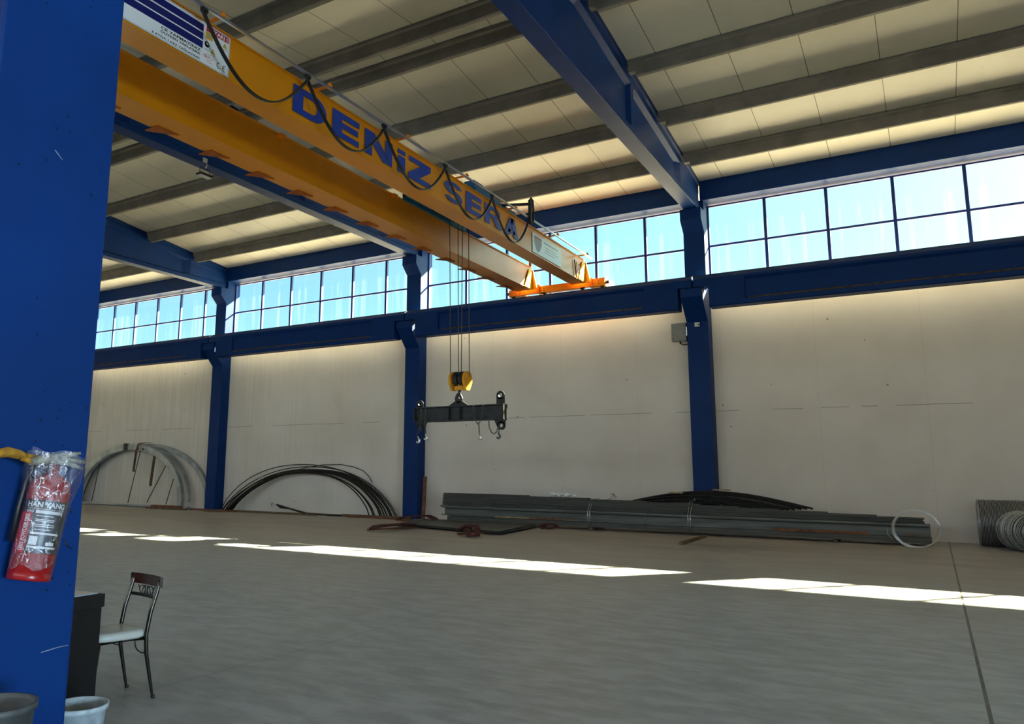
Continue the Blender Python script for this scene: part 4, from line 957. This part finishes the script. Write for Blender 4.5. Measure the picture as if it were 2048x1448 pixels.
# ---------------------------------------------------------------- desk
dk = empty('desk', (-5.45, 3.5, 0)); tag(dk, 'dark brown desk with a reflecting glass top behind the near blue column', 'desk')
DX, DY = -5.11, 3.663                                    # right rear corner of the top
rot = Matrix.Translation((DX, DY, 0)) @ Matrix.Rotation(math.radians(6), 4, 'Z')
def dkb(name, a, mt, bev=.004):
    m = MB().box(*a, bev=bev).xf(rot); return m.build(name, mt, dk)
dkb('desk_top', (-1.45, 0, -.62, 0, .70, .79), 'desk')
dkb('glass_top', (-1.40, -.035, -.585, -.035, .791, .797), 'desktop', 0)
dkb('side_panel', (-.055, -.012, -.56, -.012, 0, .70), 'desk')
dkb('side_panel', (-1.42, -1.375, -.56, -.03, 0, .70), 'desk')
dkb('front_panel', (-1.375, -.075, -.56, -.53, .06, .70), 'desk')
dkb('edge_strip', (-.012, -.004, -.30, -.27, 0, .70), 'desk', 0)

# ---------------------------------------------------------------- chair
ch = empty('dining_chair', (-5.2, 4.1, 0)); tag(ch, 'metal framed chair with a pale vinyl seat and varnished wooden top rail beside the desk', 'chair')
# local frame: origin between rear legs; +u towards the front of the seat, +v to the sitter's left
A_ = Vector((-5.056, 4.09, 0)); B_ = Vector((-5.45, 4.157, 0)); vdir = (B_-A_); wid = .40; vdir = vdir.normalized(); udir = Vector((-vdir.y, vdir.x, 0)) * 1.0
udir = Vector((vdir.y, -vdir.x, 0)); 
if udir.dot(Vector((-1, -1, 0))) < 0: udir = -udir
def cp(u, v, z): return Vector((-5.056, 4.09, 0))+udir*u+vdir*v+Vector((0, 0, z))
for v in (0, wid):
    pts = [cp(0, v, 0.0), cp(.035, v+.0, .15), cp(.075, v, .33), cp(.085, v, .46), cp(.06, v, .62), cp(.02, v, .76), cp(0, v, .84)]
    n = []; 
    for a, b in zip(pts, pts[1:]): n += [a.lerp(b, k/4) for k in range(4)]
    n.append(pts[-1])
    lg = MB().tube(n, .014, 10, rs=[.0095+.006*min(1, i/8) for i in range(len(n))]).build('rear_leg', 'chrome', ch)
    MB().cyl(cp(-.002, v, 0), cp(-.001, v, .02), .015, 10).build('foot_cap', 'black', lg)
for v in (.02, wid-.02):
    lg = MB().tube([cp(.475, v, 0), cp(.455, v, .15), cp(.44, v, .30), cp(.43, v, .435)], .012, 10, rs=[.009, .011, .013, .014]).build('front_leg', 'chrome', ch)
    MB().cyl(cp(.476, v, 0), cp(.474, v, .02), .015, 10).build('foot_cap', 'black', lg)
m = MB(); S = []
n = 20; z0_ = .445
rings = []
for zz, sc_ in ((.440, .93), (.450, 1.0), (.475, 1.0), (.492, .95), (.50, .80), (.503, .4)):
    ring = []
    for k in range(28):
        a = 2*math.pi*k/28; cu, su = math.cos(a), math.sin(a); e = .5
        uu = .255+.205*sc_*math.copysign(abs(cu)**e, cu); vv = wid/2+.205*sc_*math.copysign(abs(su)**e, su)
        ring.append(m.b.verts.new(cp(uu, vv, zz)))
    rings.append(ring)
for a, b in zip(rings, rings[1:]):
    for k in range(28): f = m.b.faces.new((a[k], a[(k+1) % 28], b[(k+1) % 28], b[k])); f.smooth = True
m.b.faces.new(rings[0][::-1]); f = m.b.faces.new(rings[-1]); f.smooth = True
m.build('seat', 'vinyl', ch)
MB().tube([cp(.085, 0, .432), cp(.43, .03, .432), cp(.43, wid-.03, .432), cp(.085, wid, .432)], .010, 8, closed=True).build('seat_frame', 'chrome', ch)
m = MB()
for k in range(13):
    pass
P = [cp(.005-.03*math.sin(math.pi*k/12), -.03+(wid+.06)*k/12, .825) for k in range(13)]
m.sweep(P, [(-.035, -.011), (.035, -.011), (.042, -.004), (.042, .004), (.035, .011), (-.035, .011)], (0, 0, 1)); m.build('top_rail', 'chairwood', ch)
P = [cp(.028-.02*math.sin(math.pi*k/8), wid*k/8, .715) for k in range(9)]
MB().sweep(P, [(-.012, -.006), (.012, -.006), (.012, .006), (-.012, .006)], (0, 0, 1)).build('back_rail', 'chrome', ch)
m = MB()
for c_ in (.14, .26):
    m.tube([cp(.0, c_+.045*math.cos(a), .752+.030*math.sin(a)) for a in [2*math.pi*k/18 for k in range(18)]], .004, 6, closed=True)
for sgn in (-1, 1):
    m.tube([cp(.0, .20+sgn*.012, .72), cp(.0, .20+sgn*.015, .79)], .004, 6)
    m.tube([cp(.0, .20+sgn*(.03+.10*k/8), .752+sgn*.0+.032*math.cos(math.pi*k/4)) for k in range(9)], .004, 6)
m.build('scroll_work', 'dark', ch)
for v in (0, wid):
    m = MB().tube([cp(.08, v, .33)]+[cp(.085+.085*math.sin(a), v, .425-.095*math.cos(a)) for a in [math.pi/2*k/8 for k in range(9)]], .005, 6)
    m.build('corner_brace', 'chrome', ch)

# ---------------------------------------------------------------- buckets
def pail(name, x, y, z, r, h, mt, label, fill=None):
    r_ = empty(name, (x, y, z)); tag(r_, label, 'bucket')
    MB().lathe([(0, 0), (r*.78, 0), (r*.80, .01), (r*.97, h-.03), (r*1.04, h-.03), (r*1.05, h), (r*.97, h), (r*.94, h-.02), (r*.77, .015), (0, .015)], (x, y, z), 40).build('bucket_shell', mt, r_)
    if fill: MB().lathe([(0, h*fill+.01), (r*.5, h*fill+.012), (r*(.78+.17*fill), h*fill)], (x, y, z), 30).build('dirt', 'sludge', r_)
    return r_
pail('plastic_bucket', -4.43, 3.06, 0, .155, .285, 'pail', 'dirty white plastic bucket on the floor between the near column and the desk', .45)
pail('plastic_drum', -3.66, 2.10, 0, .17, .62, 'pail2', 'grey plastic bucket standing in front of the near blue column at the lower left', .8)

# ---------------------------------------------------------------- fire extinguisher in a plastic bag, gloves on top
fe = empty('fire_extinguisher', (-3.98, 2.42, 1.1)); tag(fe, 'red fire extinguisher with black label wrapped in clear plastic, hung on the near blue column', 'fire extinguisher')
ex, ey = -3.972, 2.390; R_ = .105
tilt = Matrix.Translation((ex, ey, 1.1)) @ Matrix.Rotation(math.radians(-9), 4, 'X')
def feb(mb, name, mt, parent=fe): return mb.xf(tilt).build(name, mt, parent)
feb(MB().lathe([(0, .03), (R_*.90, .03), (R_, .04), (R_, .44), (R_*.96, .48), (R_*.8, .515), (R_*.4, .54), (.025, .55), (.025, .60), (0, .60)], (0, 0, 0), 40), 'cylinder', 'extred')
feb(MB().lathe([(0, 0), (R_*.96, 0), (R_*.99, .008), (R_*.99, .055), (R_*.93, .055)], (0, 0, 0), 40), 'foot_ring', 'extred')
feb(MB().box(-.02, .02, -.03, .05, .60, .635, bev=.004).box(-.012, .012, -.02, .12, .645, .657), 'valve_handle', 'black')
feb(MB().tube([(-.0, -.03, .61), (.0, -.09, .60), (-.02, -.125, .50), (-.03, -.125, .35), (-.03, -.122, .18)], .012, 8), 'hose', 'black')
# label wrapped on the camera side
def wrapz(a0, a1, z0, z1, r, n=16):
    m = MB(); A = []; B = []
    for k in range(n+1):
        a = math.radians(a0+(a1-a0)*k/n); A.append(m.b.verts.new((r*math.cos(a), r*math.sin(a), z0))); B.append(m.b.verts.new((r*math.cos(a), r*math.sin(a), z1)))
    for k in range(n): f = m.b.faces.new((A[k], A[k+1], B[k+1], B[k])); f.smooth = True
    return m
lab_c = -28                                             # direction of the camera round the cylinder
lb_ = feb(wrapz(lab_c-75, lab_c+75, .135, .40, R_+.001), 'label', 'label')
feb(wrapz(lab_c-75, lab_c-33, .135, .335, R_+.0016), 'label_red_panel', 'red', lb_)
def onlabel(body, ang0, ang1, z0, z1, rr=.003, bold=.03):
    m = MB(); text_pts(m, body, (0, 0, 0), (1, 0, 0), (0, 0, 1), 1, 1, 0, bold)
    for v in m.b.verts:
        a = math.radians(ang0+(ang1-ang0)*v.co.x); z = z0+(z1-z0)*v.co.z; v.co = Vector(((R_+rr)*math.cos(a), (R_+rr)*math.sin(a), z))
    return m
feb(onlabel('HAN YANG', lab_c-52, lab_c+52, .362, .390, bold=.03), 'label_text', 'labelwhite', lb_)
feb(onlabel('YANGIN SÖNDÜRME CİHAZI', lab_c-50, lab_c+54, .352, .358), 'label_text', 'labelwhite', lb_)
feb(onlabel('6 KG', lab_c-50, lab_c-30, .335, .347), 'label_text', 'labelwhite', lb_)
m = MB(); text_pts(m, 'DRY POWDER FIRE', (0, 0, 0), (1, 0, 0), (0, 0, 1), 1, 1, 0, .03)
for v in m.b.verts:
    a = math.radians(lab_c-38-14*v.co.z); z = .145+.18*v.co.x; v.co = Vector(((R_+.003)*math.cos(a), (R_+.003)*math.sin(a), z))
feb(m, 'label_text', 'labelwhite', lb_)
bars = MB()
rnd = random.Random(3)
def lbar(a0, a1, z0, z1):
    n = 6
    for k in range(n):
        A = math.radians(a0+(a1-a0)*k/n); B = math.radians(a0+(a1-a0)*(k+1)/n); r = R_+.0028
        bars.b.faces.new([bars.b.verts.new(p) for p in ((r*math.cos(A), r*math.sin(A), z0), (r*math.cos(B), r*math.sin(B), z0), (r*math.cos(B), r*math.sin(B), z1), (r*math.cos(A), r*math.sin(A), z1))])
lbar(lab_c-24, lab_c+50, .332, .348); lbar(lab_c-26, lab_c+50, .228, .238); lbar(lab_c-26, lab_c-5, .175, .218); lbar(lab_c+18, lab_c+42, .176, .192); lbar(lab_c-28, lab_c+50, .160, .170)
for z in (.318, .300, .292, .275, .266, .250): lbar(lab_c-20, lab_c+30+rnd.uniform(-10, 8), z, z+.0035)
feb(bars, 'label_print', 'labelwhite', lb_)
feb(MB().box(-R_-.012, -R_+.01, -.03, .03, .42, .47), 'wall_hook', 'dark')
# film bag
m = MB(); prof = [(.106, .06), (.110, .10), (.111, .20), (.113, .30), (.120, .40), (.132, .47), (.142, .52), (.145, .56), (.143, .60), (.148, .65)]
rings = []; n = 64
rnd = random.Random(11)
for i, (r, z) in enumerate(prof):
    ring = []
    for k in range(n):
        a = 2*math.pi*k/n; w_ = 1+(.012+.05*max(0, (z-.3)))*math.sin(7*a+z*9)+(.01+.05*max(0, (z-.35)))*math.sin(13*a-z*17+1)
        x = r*w_*math.cos(a); y = r*w_*math.sin(a); x = max(x, -.108)
        ring.append(m.b.verts.new((x, y, z+.012*math.sin(5*a+i))))
    rings.append(ring)
for a, b in zip(rings, rings[1:]):
    for k in range(n): f = m.b.faces.new((a[k], a[(k+1) % n], b[(k+1) % n], b[k])); f.smooth = True
feb(m, 'plastic_bag', 'film')
def glove(name, mt, label, base, dirs, palm):
    r_ = empty(name, base); tag(r_, label, 'glove', 'work gloves'); base = Vector(base)
    m = MB(); m.tube([base+Vector(p) for p in palm], .03, 12, rs=[.030, .042, .048, .044, .034][:len(palm)], flat=.55)
    m.build('glove_body', mt, r_)
    for d in dirs:
        MB().tube([base+Vector(p) for p in d], .011, 8, rs=[.013, .0125, .012, .008][:len(d)]).build('finger', mt, r_)
gz = 1.735
glove('work_glove', 'glove_y', 'yellow work glove lying on top of the wrapped extinguisher', (-3.97, 2.27, gz), [[(0, .02, -.01), (0, .08, -.03), (.01, .13, -.03)], [(.02, .01, -.02), (.04, .07, -.04), (.05, .11, -.04)], [(-.02, .02, 0), (-.02, .09, -.01), (-.02, .14, -.02)]],
      [(0, -.16, -.02), (0, -.10, .0), (0, -.05, .01), (0, 0, 0), (0, .04, -.01)])
glove('work_glove', 'glove_w', 'grey white work glove with stiff fingers on top of the wrapped extinguisher', (-3.93, 2.44, gz-.02), [[(0, .02, .0), (0, .07, .012), (0, .12, .03), (0, .155, .035)], [(.02, .02, -.005), (.02, .08, -.005), (.02, .13, -.01), (.02, .17, -.014)], [(.035, .0, -.015), (.035, .06, -.02), (.035, .11, -.035), (.035, .15, -.05)], [(-.02, .0, .0), (-.02, .06, .02), (-.02, .10, .025)]],
      [(0, -.12, -.02), (0, -.08, -.01), (0, -.04, 0), (0, 0, 0), (0, .03, 0)])

for o in bpy.data.objects:
    if '_loc' in o: del o['_loc']
